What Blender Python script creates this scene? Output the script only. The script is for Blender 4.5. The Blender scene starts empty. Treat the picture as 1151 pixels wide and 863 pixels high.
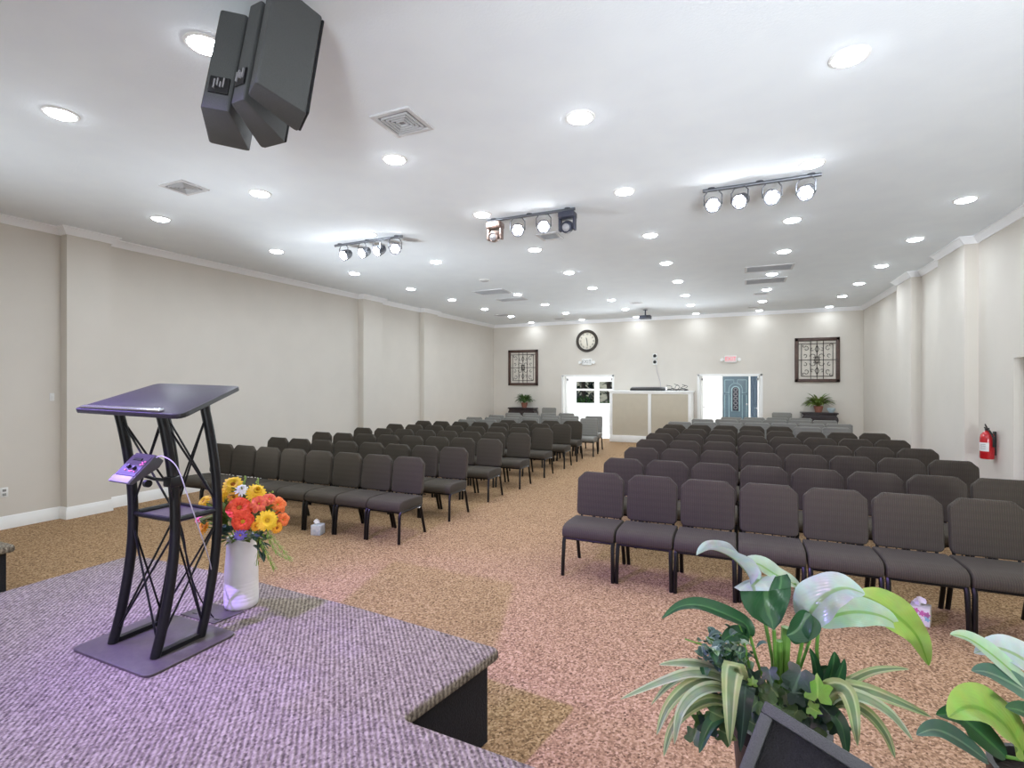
import bpy, bmesh, math, random
from mathutils import Vector, Matrix
random.seed(7)
C = bpy.context.scene.collection
PI = math.pi
R = math.radians

# ------------------------------------------------------------------ camera (hall axis = +Y, metres)
F, CX, CY, YAW, EYE = 572.0, 575.5, 430.3, R(24.0), 1.75
cd = bpy.data.cameras.new('camera'); cam = bpy.data.objects.new('camera', cd); C.objects.link(cam)
cam.location = (0, 0, EYE); cam.rotation_euler = (PI / 2, 0, YAW)
cd.sensor_width = 36.0; cd.lens = F / 1151 * 36.0; cd.shift_y = -1.2 / 1151
cd.clip_start = .05; cd.clip_end = 200
bpy.context.scene.camera = cam

def at(u, v, d):
    """survey point: photograph pixel and distance along the viewing axis -> world"""
    x = (u - CX) / F; z = -(v - CY) / F
    c, s = math.cos(YAW), math.sin(YAW)
    return Vector(((c * x - s) * d, (s * x + c) * d, EYE + z * d))

# ------------------------------------------------------------------ materials
def lin(c):
    return c / 12.92 if c <= .04045 else ((c + .055) / 1.055) ** 2.4
def rgb(r, g, b):
    return (lin(r / 255), lin(g / 255), lin(b / 255), 1)

def mat(name, col, rough=.5, metal=0., col2=None, scale=20., bump=0., bscale=None, detail=3., spec=.5,
        stretch=(1, 1, 1), coat=0., emit=None, estr=0., trans=0., sub=0.):
    m = bpy.data.materials.new(name); m.use_nodes = True
    nt = m.node_tree; n = nt.nodes; l = nt.links
    b = n['Principled BSDF']
    b.inputs['Base Color'].default_value = col
    b.inputs['Roughness'].default_value = rough
    b.inputs['Metallic'].default_value = metal
    b.inputs['Specular IOR Level'].default_value = spec
    b.inputs['Coat Weight'].default_value = coat
    b.inputs['Transmission Weight'].default_value = trans
    if sub: b.inputs['Subsurface Weight'].default_value = sub
    if emit:
        b.inputs['Emission Color'].default_value = emit; b.inputs['Emission Strength'].default_value = estr
    tc = n.new('ShaderNodeTexCoord'); mp = n.new('ShaderNodeMapping')
    mp.inputs['Scale'].default_value = stretch
    l.new(tc.outputs['Object'], mp.inputs['Vector'])
    nz = n.new('ShaderNodeTexNoise'); nz.inputs['Scale'].default_value = scale; nz.inputs['Detail'].default_value = detail
    l.new(mp.outputs['Vector'], nz.inputs['Vector'])
    if col2 is None:
        col2 = tuple(min(1, c * .93) for c in col[:3]) + (1,)
    rp = n.new('ShaderNodeValToRGB')
    rp.color_ramp.elements[0].position = .35; rp.color_ramp.elements[0].color = col2
    rp.color_ramp.elements[1].position = .65; rp.color_ramp.elements[1].color = col
    l.new(nz.outputs['Fac'], rp.inputs['Fac']); l.new(rp.outputs['Color'], b.inputs['Base Color'])
    if bump:
        n2 = n.new('ShaderNodeTexNoise'); n2.inputs['Scale'].default_value = bscale or scale; n2.inputs['Detail'].default_value = 2
        l.new(mp.outputs['Vector'], n2.inputs['Vector'])
        bp = n.new('ShaderNodeBump'); bp.inputs['Strength'].default_value = bump; bp.inputs['Distance'].default_value = .01
        l.new(n2.outputs['Fac'], bp.inputs['Height']); l.new(bp.outputs['Normal'], b.inputs['Normal'])
    return m

def carpet(name, light, mid, dark, ribbed):
    m = bpy.data.materials.new(name); m.use_nodes = True
    nt = m.node_tree; n = nt.nodes; l = nt.links; b = n['Principled BSDF']
    b.inputs['Roughness'].default_value = .95; b.inputs['Specular IOR Level'].default_value = .1
    tc = n.new('ShaderNodeTexCoord')
    vo = n.new('ShaderNodeTexVoronoi'); vo.inputs['Scale'].default_value = 95
    nz = n.new('ShaderNodeTexNoise'); nz.inputs['Scale'].default_value = 60; nz.inputs['Detail'].default_value = 3
    big = n.new('ShaderNodeTexNoise'); big.inputs['Scale'].default_value = 1.3
    mp = n.new('ShaderNodeMapping'); mp.inputs['Scale'].default_value = (1, 1, 1)
    mp.inputs['Rotation'].default_value = (0, 0, R(-43) if ribbed else 0)
    l.new(tc.outputs['Object'], mp.inputs['Vector'])
    for q in (vo, nz): l.new(mp.outputs['Vector'], q.inputs['Vector'])
    l.new(tc.outputs['Object'], big.inputs['Vector'])
    mx = n.new('ShaderNodeMath'); mx.operation = 'MULTIPLY_ADD'
    l.new(vo.outputs['Color'], mx.inputs[0]); mx.inputs[1].default_value = .55
    ad = n.new('ShaderNodeMath'); ad.operation = 'MULTIPLY'; ad.inputs[1].default_value = .45
    l.new(nz.outputs['Fac'], ad.inputs[0]); l.new(ad.outputs[0], mx.inputs[2])
    height = mx.outputs[0]
    if ribbed:
        wv = n.new('ShaderNodeTexWave'); wv.inputs['Scale'].default_value = 15; wv.inputs['Distortion'].default_value = 2.2
        wv.inputs['Detail'].default_value = 2; wv.inputs['Detail Scale'].default_value = 6
        wv.bands_direction = 'X'
        l.new(mp.outputs['Vector'], wv.inputs['Vector'])
        w2 = n.new('ShaderNodeMath'); w2.operation = 'MULTIPLY_ADD'
        l.new(wv.outputs['Fac'], w2.inputs[0]); w2.inputs[1].default_value = .28
        h2 = n.new('ShaderNodeMath'); h2.operation = 'MULTIPLY'; h2.inputs[1].default_value = .78
        l.new(mx.outputs[0], h2.inputs[0]); l.new(h2.outputs[0], w2.inputs[2]); height = w2.outputs[0]
    rp = n.new('ShaderNodeValToRGB'); e = rp.color_ramp.elements
    e[0].position = .22; e[0].color = dark; e[1].position = .8; e[1].color = light
    k = e.new(.5); k.color = mid
    l.new(height, rp.inputs['Fac'])
    hs = n.new('ShaderNodeMixRGB'); hs.blend_type = 'MULTIPLY'; hs.inputs['Fac'].default_value = .12
    l.new(rp.outputs['Color'], hs.inputs['Color1']); l.new(big.outputs['Fac'], hs.inputs['Color2'])
    l.new(hs.outputs['Color'], b.inputs['Base Color'])
    bp = n.new('ShaderNodeBump'); bp.inputs['Strength'].default_value = .9; bp.inputs['Distance'].default_value = .008
    l.new(height, bp.inputs['Height']); l.new(bp.outputs['Normal'], b.inputs['Normal'])
    return m

def fabric(name, base, stripe, dot):
    """woven upholstery: pinstripes along the chair's width broken by a fine dash"""
    m = bpy.data.materials.new(name); m.use_nodes = True
    nt = m.node_tree; n = nt.nodes; l = nt.links; b = n['Principled BSDF']
    b.inputs['Roughness'].default_value = .85; b.inputs['Specular IOR Level'].default_value = .25
    b.inputs['Sheen Weight'].default_value = .04
    tc = n.new('ShaderNodeTexCoord')
    w1 = n.new('ShaderNodeTexWave'); w1.bands_direction = 'X'; w1.inputs['Scale'].default_value = 24
    w2 = n.new('ShaderNodeTexWave'); w2.bands_direction = 'Z'; w2.inputs['Scale'].default_value = 41
    w3 = n.new('ShaderNodeTexWave'); w3.bands_direction = 'Y'; w3.inputs['Scale'].default_value = 43
    nz = n.new('ShaderNodeTexNoise'); nz.inputs['Scale'].default_value = 180
    for q in (w1, w2, w3, nz): l.new(tc.outputs['Object'], q.inputs['Vector'])
    r1 = n.new('ShaderNodeValToRGB'); r1.color_ramp.elements[0].position = .62; r1.color_ramp.elements[1].position = .9
    r1.color_ramp.elements[0].color = base; r1.color_ramp.elements[1].color = stripe
    l.new(w1.outputs['Fac'], r1.inputs['Fac'])
    mu = n.new('ShaderNodeMath'); mu.operation = 'MULTIPLY'
    l.new(w2.outputs['Fac'], mu.inputs[0]); l.new(w3.outputs['Fac'], mu.inputs[1])
    r2 = n.new('ShaderNodeValToRGB'); r2.color_ramp.elements[0].position = .3; r2.color_ramp.elements[1].position = .6
    l.new(mu.outputs[0], r2.inputs['Fac'])
    mx = n.new('ShaderNodeMixRGB'); l.new(r2.outputs['Color'], mx.inputs['Fac'])
    l.new(r1.outputs['Color'], mx.inputs['Color1']); mx.inputs['Color2'].default_value = dot
    m2 = n.new('ShaderNodeMixRGB'); m2.blend_type = 'OVERLAY'; m2.inputs['Fac'].default_value = .25
    l.new(mx.outputs['Color'], m2.inputs['Color1']); l.new(nz.outputs['Color'], m2.inputs['Color2'])
    l.new(m2.outputs['Color'], b.inputs['Base Color'])
    bp = n.new('ShaderNodeBump'); bp.inputs['Strength'].default_value = .3; bp.inputs['Distance'].default_value = .003
    l.new(w1.outputs['Fac'], bp.inputs['Height']); l.new(bp.outputs['Normal'], b.inputs['Normal'])
    return m

def leafmat(name, edge, mid, vein, stripes=0., rough=.35, noise=.25, trans=.15):
    """leaf: UV.x runs across the blade, UV.y along it; midrib, side stripes"""
    m = bpy.data.materials.new(name); m.use_nodes = True
    nt = m.node_tree; n = nt.nodes; l = nt.links; b = n['Principled BSDF']
    b.inputs['Roughness'].default_value = rough
    uv = n.new('ShaderNodeUVMap'); sp = n.new('ShaderNodeSeparateXYZ'); l.new(uv.outputs['UV'], sp.inputs['Vector'])
    a = n.new('ShaderNodeMath'); a.operation = 'SUBTRACT'; a.inputs[1].default_value = .5; l.new(sp.outputs['X'], a.inputs[0])
    ab = n.new('ShaderNodeMath'); ab.operation = 'ABSOLUTE'; l.new(a.outputs[0], ab.inputs[0])
    rp = n.new('ShaderNodeValToRGB'); e = rp.color_ramp.elements
    e[0].position = .0; e[0].color = vein; e[1].position = .5; e[1].color = edge
    if stripes:
        e[0].color = mid
        k = e.new(.16); k.color = mid
        k = e.new(.24); k.color = vein
        k = e.new(.33); k.color = edge
    else:
        k = e.new(.035); k.color = vein
        k = e.new(.07); k.color = mid
    l.new(ab.outputs[0], rp.inputs['Fac'])
    tc = n.new('ShaderNodeTexCoord'); nz = n.new('ShaderNodeTexNoise'); nz.inputs['Scale'].default_value = 26
    l.new(tc.outputs['Object'], nz.inputs['Vector'])
    wv = n.new('ShaderNodeTexWave'); wv.inputs['Scale'].default_value = 5; wv.inputs['Distortion'].default_value = .6
    mp = n.new('ShaderNodeMapping'); mp.inputs['Rotation'].default_value = (0, 0, R(35)); l.new(uv.outputs['UV'], mp.inputs['Vector'])
    l.new(mp.outputs['Vector'], wv.inputs['Vector'])
    mx = n.new('ShaderNodeMixRGB'); mx.blend_type = 'OVERLAY'; mx.inputs['Fac'].default_value = noise
    l.new(rp.outputs['Color'], mx.inputs['Color1']); l.new(nz.outputs['Color'], mx.inputs['Color2'])
    l.new(mx.outputs['Color'], b.inputs['Base Color'])
    bp = n.new('ShaderNodeBump'); bp.inputs['Strength'].default_value = .10; bp.inputs['Distance'].default_value = .004
    l.new(wv.outputs['Fac'], bp.inputs['Height']); l.new(bp.outputs['Normal'], b.inputs['Normal'])
    if trans:
        tr = n.new('ShaderNodeBsdfTranslucent'); l.new(mx.outputs['Color'], tr.inputs['Color'])
        ms = n.new('ShaderNodeMixShader'); ms.inputs['Fac'].default_value = trans
        out = n['Material Output']
        l.new(b.outputs[0], ms.inputs[1]); l.new(tr.outputs[0], ms.inputs[2]); l.new(ms.outputs[0], out.inputs['Surface'])
    return m

def emitter(name, col, s):
    m = bpy.data.materials.new(name); m.use_nodes = True
    nt = m.node_tree; nt.nodes.clear()
    e = nt.nodes.new('ShaderNodeEmission'); o = nt.nodes.new('ShaderNodeOutputMaterial')
    e.inputs['Color'].default_value = col; e.inputs['Strength'].default_value = s
    nt.links.new(e.outputs[0], o.inputs['Surface'])
    return m

M = {}
M['wall'] = mat('wall_paint', rgb(219, 213, 204), .7, col2=rgb(216, 210, 201), scale=2, bump=.08, bscale=140)
M['ceil'] = mat('ceiling_paint', rgb(240, 246, 251), .8, col2=rgb(237, 243, 249), scale=3, bump=.12, bscale=60)
M['trim'] = mat('white_trim', rgb(244, 244, 242), .4, col2=rgb(240, 240, 238), scale=4)
M['crown'] = mat('crown_paint', rgb(251, 252, 255), .5, col2=rgb(249, 250, 253), scale=4)
M['carpet'] = carpet('hall_carpet', rgb(210, 178, 142), rgb(166, 134, 100), rgb(94, 72, 53), False)
M['stagecarpet'] = carpet('stage_carpet', rgb(176, 166, 150), rgb(132, 122, 110), rgb(80, 73, 66), True)
M['skirt'] = mat('dark_stage_skirt', rgb(38, 38, 44), .9, col2=rgb(26, 26, 32), scale=120, bump=.5)
M['tile'] = mat('foyer_tile', rgb(222, 220, 216), .25, col2=rgb(206, 204, 200), scale=3)
M['fabric'] = fabric('brown_upholstery', rgb(66, 60, 52), rgb(79, 72, 63), rgb(66, 60, 52))
M['grey'] = fabric('window_lit_upholstery', rgb(128, 126, 121), rgb(142, 140, 134), rgb(124, 122, 117))  # grey of window light on the rear chairs put into the cloth colour
M['blacksteel'] = mat('black_steel', rgb(22, 20, 20), .35, .3, col2=rgb(16, 15, 15), scale=40)
M['chrome'] = mat('bright_metal', rgb(205, 205, 210), .25, 1., scale=60)
M['lectern'] = mat('black_powder_coat', rgb(20, 20, 24), .38, .2, col2=rgb(15, 15, 18), scale=60, bump=.1, bscale=300)
M['lecterntop'] = mat('lectern_board', rgb(42, 41, 39), .38, 0, col2=rgb(38, 37, 36), scale=60, spec=.3, bump=.1, bscale=200)
M['baseplate'] = mat('base_plate_coat', rgb(84, 78, 74), .36, 0, col2=rgb(76, 71, 68), scale=50)
M['speaker'] = mat('speaker_shell', rgb(82, 84, 84), .55, col2=rgb(74, 76, 76), scale=220, bump=.3, bscale=260)
M['grille'] = mat('speaker_grille', rgb(34, 34, 38), .5, .4, col2=rgb(18, 18, 20), scale=260, bump=.5)
M['blackplastic'] = mat('black_plastic', rgb(24, 24, 27), .4, col2=rgb(20, 20, 22), scale=60)
M['greyplastic'] = mat('grey_plastic', rgb(150, 148, 152), .45, scale=50)
M['mixerface'] = mat('mixer_face', rgb(62, 54, 66), .45, scale=50)
M['mixershell'] = mat('mixer_shell', rgb(70, 68, 74), .45, scale=50)
M['pink'] = mat('pink_marking', rgb(228, 120, 160), .5, scale=50)
M['whiteplastic'] = mat('white_plastic', rgb(236, 236, 234), .4, scale=40)
M['whitecable'] = mat('white_cable_jacket', rgb(188, 184, 194), .45, scale=40)
M['porcelain'] = mat('white_ceramic', rgb(240, 238, 236), .28, col2=rgb(232, 230, 228), scale=8, coat=.3)
M['groove'] = mat('grey_glaze_line', rgb(170, 165, 168), .4, scale=30)
M['lamp'] = emitter('lamp_lens', (.85, .93, 1, 1), 34)
M['lampdim'] = emitter('lamp_lens_dimmed', (.85, .93, 1, 1), 9)
M['par'] = emitter('stage_lens', (.93, .96, 1, 1), 32)
M['unlit'] = mat('unlit_lens', rgb(190, 190, 192), .4, scale=40)
M['vent'] = mat('vent_metal', rgb(214, 214, 216), .45, .1, scale=40)
M['ventdark'] = mat('vent_shadow_gap', rgb(150, 150, 152), .7, scale=40)
M['truss'] = mat('light_bar_metal', rgb(110, 112, 118), .4, .6, scale=60)
M['copper'] = mat('bronze_fixture', rgb(172, 150, 140), .35, .5, col2=rgb(120, 104, 98), scale=40)
M['darkfix'] = mat('dark_fixture', rgb(58, 60, 74), .45, .2, scale=40)
M['wood'] = mat('dark_frame_wood', rgb(92, 68, 58), .45, col2=rgb(66, 48, 42), scale=12, stretch=(1, 1, 6), bump=.15)
M['iron'] = mat('wrought_iron', rgb(58, 48, 42), .6, .3, scale=60)
M['cream'] = mat('cream_backing', rgb(228, 221, 210), .7, scale=10)
M['clockface'] = mat('clock_face', rgb(232, 226, 212), .6, col2=rgb(222, 214, 198), scale=8)
M['clockrim'] = mat('clock_rim', rgb(66, 58, 50), .4, .3, col2=rgb(44, 38, 34), scale=20)
M['black'] = mat('black_paint', rgb(28, 26, 26), .5, scale=30)
M['console'] = mat('dark_console_wood', rgb(54, 44, 46), .35, col2=rgb(38, 31, 33), scale=14, stretch=(1, 6, 1))
M['terracotta'] = mat('terracotta', rgb(150, 96, 78), .7, scale=20)
M['taupe'] = mat('taupe_panel', rgb(193, 184, 166), .6, col2=rgb(190, 181, 163), scale=6)
M['signwhite'] = mat('sign_housing', rgb(240, 240, 238), .4, scale=30)
M['signred'] = mat('sign_red_letter', rgb(236, 140, 148), .4, emit=rgb(255, 90, 100), estr=.25, scale=30)
M['signpink'] = mat('sign_pink_panel', rgb(240, 214, 214), .4, scale=30)
M['signgrey'] = mat('sign_grey_letter', rgb(150, 150, 148), .4, scale=30)
M['glass'] = mat('window_glass', (1, 1, 1, 1), .02, spec=.5, trans=1., scale=5, col2=(1, 1, 1, 1))
M['glass'].node_tree.nodes['Principled BSDF'].inputs['IOR'].default_value = 1.02
M['bluedoor'] = mat('blue_grey_door', rgb(82, 102, 114), .45, col2=rgb(74, 94, 106), scale=10)
M['bluemould'] = mat('pale_door_moulding', rgb(140, 166, 172), .45, scale=10)
M['curtain'] = mat('grey_blue_curtain', rgb(104, 122, 138), .8, col2=rgb(84, 98, 114), scale=18, stretch=(8, 1, 1))
M['darkglass'] = mat('leaded_glass', rgb(70, 74, 84), .15, col2=rgb(40, 42, 50), scale=30)
M['paper'] = mat('pale_poster', rgb(238, 232, 214), .8, col2=rgb(226, 214, 214), scale=9)
M['red'] = mat('red_enamel', rgb(196, 30, 38), .3, col2=rgb(184, 26, 34), scale=20, coat=.4)
M['tissue'] = mat('tissue_paper', rgb(248, 246, 246), .9, scale=40)
M['boxblue'] = mat('pale_blue_box', rgb(196, 206, 220), .7, col2=rgb(226, 228, 232), scale=30)
M['boxprint'] = mat('floral_print_box', rgb(240, 238, 226), .7, col2=rgb(226, 226, 214), scale=24)
M['printpink'] = mat('pink_print', rgb(214, 120, 170), .7, scale=40)
M['printteal'] = mat('teal_print', rgb(150, 200, 206), .7, scale=40)
M['bark'] = mat('bark', rgb(96, 84, 74), .9, col2=rgb(60, 52, 46), scale=20, stretch=(1, 1, .2), bump=.5)
M['lawn'] = mat('lawn_grass', rgb(120, 150, 80), .9, col2=rgb(80, 112, 54), scale=14, bump=.5)
M['hedge'] = leafmat('garden_leaf', rgb(70, 110, 48), rgb(96, 140, 66), rgb(120, 160, 84))
M['darktree'] = leafmat('dark_tree_leaf', rgb(34, 48, 36), rgb(46, 62, 46), rgb(60, 76, 58))
# flowers
M['yellow'] = leafmat('yellow_petal', rgb(248, 206, 44), rgb(252, 216, 62), rgb(240, 180, 30), noise=.1, rough=.6)
M['gold'] = leafmat('golden_petal', rgb(250, 188, 40), rgb(250, 170, 40), rgb(236, 120, 40), noise=.1, rough=.6)
M['redorange'] = leafmat('red_orange_petal', rgb(236, 74, 44), rgb(238, 88, 50), rgb(214, 50, 40), noise=.15, rough=.6)
M['orange'] = leafmat('orange_petal', rgb(246, 122, 60), rgb(248, 140, 74), rgb(238, 90, 50), noise=.12, rough=.6)
M['coral'] = leafmat('coral_petal', rgb(246, 130, 88), rgb(240, 108, 90), rgb(226, 84, 84), noise=.12, rough=.6)
M['whitepetal'] = leafmat('white_petal', rgb(244, 244, 246), rgb(240, 240, 240), rgb(226, 226, 220), noise=.05, rough=.6)
M['purplepetal'] = leafmat('violet_petal', rgb(120, 100, 200), rgb(150, 136, 220), rgb(90, 70, 160), noise=.1, rough=.6)
M['pinkpetal'] = leafmat('pink_petal', rgb(238, 130, 150), rgb(240, 150, 160), rgb(220, 90, 120), noise=.1, rough=.6)
M['pollen'] = mat('flower_centre', rgb(206, 120, 40), .9, col2=rgb(120, 70, 30), scale=200, bump=.6)
M['pollenyellow'] = mat('yellow_centre', rgb(214, 176, 50), .9, col2=rgb(180, 130, 30), scale=200, bump=.6)
M['stem'] = mat('green_stem', rgb(112, 158, 66), .5, col2=rgb(92, 140, 54), scale=30)
M['brightstem'] = mat('bright_green_stem', rgb(104, 148, 64), .4, col2=rgb(86, 132, 50), scale=20)
# leaves
M['dkleaf'] = leafmat('dark_green_leaf', rgb(38, 78, 48), rgb(44, 86, 52), rgb(70, 112, 68), rough=.36)
M['paleleaf'] = leafmat('pale_leaf', rgb(160, 182, 158), rgb(150, 176, 142), rgb(120, 158, 90), rough=.22)
M['limeleaf'] = leafmat('lime_leaf', rgb(148, 176, 84), rgb(134, 168, 70), rgb(108, 150, 48), rough=.3)
M['whiteleaf'] = leafmat('white_leaf_and_sheen', rgb(170, 182, 182), rgb(160, 174, 168), rgb(130, 156, 112), rough=.2)
M['strap'] = leafmat('striped_strap_leaf', rgb(150, 164, 108), rgb(108, 130, 88), rgb(186, 192, 144), stripes=1., rough=.35)
M['strapb'] = leafmat('white_edged_strap_leaf', rgb(176, 186, 150), rgb(136, 154, 118), rgb(112, 138, 96), stripes=1., rough=.35)
M['ivy'] = leafmat('ivy_leaf', rgb(70, 98, 52), rgb(80, 110, 58), rgb(118, 142, 86), rough=.4)
M['ivydark'] = leafmat('dark_ivy_leaf', rgb(40, 62, 48), rgb(48, 72, 56), rgb(80, 106, 84), rough=.3)
M['ivylime'] = leafmat('lime_ivy_leaf', rgb(108, 152, 52), rgb(114, 158, 58), rgb(146, 180, 84), rough=.35)
M['teal'] = leafmat('blue_green_leaf', rgb(82, 112, 96), rgb(74, 104, 88), rgb(116, 140, 118), rough=.5)
M['olive'] = leafmat('olive_leaf', rgb(104, 124, 50), rgb(110, 132, 56), rgb(140, 156, 80), rough=.5)
M['soil'] = mat('dark_soil', rgb(42, 34, 28), .95, scale=80, bump=.6)
M['pot'] = mat('dark_pot_glaze', rgb(40, 38, 38), .4, scale=30)

# ------------------------------------------------------------------ mesh helpers
class MB:
    def __init__(self):
        self.bm = bmesh.new(); self.uv = self.bm.loops.layers.uv.new('UVMap')
    def _xf(self, vs, M4):
        if M4 is not None:
            bmesh.ops.transform(self.bm, matrix=M4, verts=vs)
    def box(self, c, s, M4=None, bev=0., seg=2):
        r = bmesh.ops.create_cube(self.bm, size=1.0); vs = r['verts']
        for v in vs: v.co = Vector((c[0] + v.co.x * s[0], c[1] + v.co.y * s[1], c[2] + v.co.z * s[2]))
        self._xf(vs, M4)
        if bev:
            es = list({e for v in vs for e in v.link_edges})
            bmesh.ops.bevel(self.bm, geom=es, offset=bev, segments=seg, profile=.5, affect='EDGES')
        return self
    def prism(self, poly, z0, z1, M4=None, bev=0., seg=2):
        """2-D polygon (x, y) extruded from z0 to z1"""
        b = self.bm
        lo = [b.verts.new((x, y, z0)) for x, y in poly]; hi = [b.verts.new((x, y, z1)) for x, y in poly]
        n = len(poly); fs = [b.faces.new(list(reversed(lo))), b.faces.new(hi)]
        for i in range(n): fs.append(b.faces.new((lo[i], lo[(i + 1) % n], hi[(i + 1) % n], hi[i])))
        bmesh.ops.recalc_face_normals(b, faces=fs)
        self._xf(lo + hi, M4)
        if bev:
            es = list({e for v in lo + hi for e in v.link_edges})
            bmesh.ops.bevel(b, geom=es, offset=bev, segments=seg, profile=.5, affect='EDGES')
        return self
    def tube(self, pts, r, seg=8, cap=True, closed=False):
        pts = [Vector(p) for p in pts]; n = len(pts); b = self.bm
        rs = r if isinstance(r, (list, tuple)) else [r] * n
        T = []
        for i in range(n):
            if closed: t = pts[(i + 1) % n] - pts[i - 1]
            else: t = pts[min(i + 1, n - 1)] - pts[max(i - 1, 0)]
            T.append(t.normalized() if t.length > 1e-9 else Vector((0, 0, 1)))
        up = Vector((0, 0, 1)) if abs(T[0].z) < .9 else Vector((1, 0, 0))
        u = T[0].cross(up).normalized(); rings = []
        for i in range(n):
            u = (u - T[i] * u.dot(T[i]))
            u = u.normalized() if u.length > 1e-6 else T[i].orthogonal().normalized()
            w = T[i].cross(u)
            rings.append([b.verts.new(pts[i] + (u * math.cos(a) + w * math.sin(a)) * rs[i]) for a in (2 * PI * k / seg for k in range(seg))])
        m = n if closed else n - 1
        for i in range(m):
            A, B = rings[i], rings[(i + 1) % n]
            for k in range(seg): b.faces.new((A[k], A[(k + 1) % seg], B[(k + 1) % seg], B[k]))
        if cap and not closed:
            b.faces.new(list(reversed(rings[0]))); b.faces.new(rings[-1])
        return self
    def lathe(self, prof, c=(0, 0, 0), seg=24, M4=None, closed=False):
        """profile [(r, z)] turned about z"""
        b = self.bm; rings = []; vs = []
        for r, z in prof:
            if r < 1e-6:
                ring = [b.verts.new((c[0], c[1], c[2] + z))]
            else:
                ring = [b.verts.new((c[0] + r * math.cos(2 * PI * k / seg), c[1] + r * math.sin(2 * PI * k / seg), c[2] + z)) for k in range(seg)]
            rings.append(ring); vs += ring
        fs = []
        for A, B in list(zip(rings, rings[1:])) + ([(rings[-1], rings[0])] if closed else []):
            for k in range(seg):
                k2 = (k + 1) % seg
                if len(A) == 1 and len(B) == 1: continue
                if len(A) == 1: fs.append(b.faces.new((A[0], B[k2], B[k])))
                elif len(B) == 1: fs.append(b.faces.new((A[k], A[k2], B[0])))
                else: fs.append(b.faces.new((A[k], A[k2], B[k2], B[k])))
        bmesh.ops.recalc_face_normals(b, faces=fs)
        self._xf(vs, M4)
        return self
    def sweep(self, path, prof):
        """plan path [(x, y)], room on its right; profile [(out, z)] swept with mitres"""
        b = self.bm; P = [Vector(p) for p in path]; n = len(P); rings = []
        for i in range(n):
            d0 = (P[i] - P[i - 1]).normalized() if i else None
            d1 = (P[i + 1] - P[i]).normalized() if i < n - 1 else None
            d0 = d0 or d1; d1 = d1 or d0
            n0 = Vector((d0.y, -d0.x)); n1 = Vector((d1.y, -d1.x))
            k = (n0 + n1); k = k / max(.2, 1 + n0.dot(n1))
            rings.append([b.verts.new((P[i].x + k.x * o, P[i].y + k.y * o, z)) for o, z in prof])
        m = len(prof)
        for A, B in zip(rings, rings[1:]):
            for k in range(m): b.faces.new((A[k], A[(k + 1) % m], B[(k + 1) % m], B[k]))
        b.faces.new(list(reversed(rings[0]))); b.faces.new(rings[-1])
        bmesh.ops.recalc_face_normals(b, faces=b.faces[:])
        return self
    def blade(self, pts, width, up=(0, 0, 1), fold=.15, nl=14, nw=6, shape='leaf', wave=0., twist=0., curl=0.):
        """a leaf along control points; width = greatest half width x2; cross section folded at the midrib"""
        pts = [Vector(p) for p in pts]; b = self.bm; up = Vector(up)
        def cr(t):
            n = len(pts) - 1; s = t * n; i = min(int(s), n - 1); f = s - i
            p0 = pts[max(i - 1, 0)]; p1 = pts[i]; p2 = pts[i + 1]; p3 = pts[min(i + 2, n)]
            return .5 * ((2 * p1) + (p2 - p0) * f + (2 * p0 - 5 * p1 + 4 * p2 - p3) * f * f + (3 * p1 - p0 - 3 * p2 + p3) * f ** 3)
        rows = []; ph = random.random() * 6
        for i in range(nl + 1):
            t = i / nl; p = cr(t); tg = (cr(min(1, t + .02)) - cr(max(0, t - .02))).normalized()
            side = tg.cross(up); side = side.normalized() if side.length > 1e-4 else tg.orthogonal().normalized()
            if twist: side = Matrix.Rotation(twist * t, 3, tg) @ side
            nor = side.cross(tg).normalized()
            if shape == 'leaf': w = math.sin(PI * min(1, t * .98 + .02) ** .75) ** .8
            elif shape == 'strap': w = min(1, (t * 6 + .35)) * (1 - t ** 3) ** .8
            elif shape == 'heart': w = math.sin(PI * (1 - t) ** 1.5 * .97 + .02) ** .7 if t > 0 else .3
            elif shape == 'petal': w = math.sin(PI * min(1, (t * .72 + .12))) ** .8 * (1 if t < .999 else .45)
            else: w = 1
            w = max(.03, w) * width * .5
            row = []
            for j in range(nw + 1):
                q = 2 * j / nw - 1
                h = abs(q) * fold * w * 2 + wave * math.sin(t * 17 + ph + q * 2) * w * abs(q) - curl * q * q * w
                row.append((b.verts.new(p + side * q * w + nor * h), j / nw, t))
            rows.append(row)
        for A, B in zip(rows, rows[1:]):
            for j in range(nw):
                f = b.faces.new((A[j][0], A[j + 1][0], B[j + 1][0], B[j][0]))
                for lp, (v, x, y) in zip(f.loops, (A[j], A[j + 1], B[j + 1], B[j])): lp[self.uv].uv = (x, y)
        return self
    def poly3(self, pts):
        vs = [self.bm.verts.new(p) for p in pts]; f = self.bm.faces.new(vs)
        return self
    def mesh(self, name, material, angle=38, off=None):
        if off is not None: bmesh.ops.translate(self.bm, vec=-Vector(off), verts=self.bm.verts[:])
        me = bpy.data.meshes.new(name); self.bm.to_mesh(me); self.bm.free()
        me.materials.append(material)
        me.polygons.foreach_set('use_smooth', [True] * len(me.polygons))
        me.set_sharp_from_angle(angle=R(angle)); me.update()
        return me
    def build(self, name, material, parent=None, loc=None, angle=38):
        """parent given: a part, modelled in world coordinates, stored relative to its thing; else a top-level mesh with origin at loc"""
        if parent is not None:
            r = parent
            while r.parent: r = r.parent
            o = bpy.data.objects.new(name, self.mesh(name, material, angle, r.location if not r.get('_local') else None))
            C.objects.link(o); o.parent = parent
        else:
            if loc is None:
                vs = self.bm.verts
                loc = ((min(v.co.x for v in vs) + max(v.co.x for v in vs)) / 2, (min(v.co.y for v in vs) + max(v.co.y for v in vs)) / 2, min(v.co.z for v in vs))
            o = bpy.data.objects.new(name, self.mesh(name, material, angle, loc)); C.objects.link(o); o.location = loc
        return o

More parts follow.
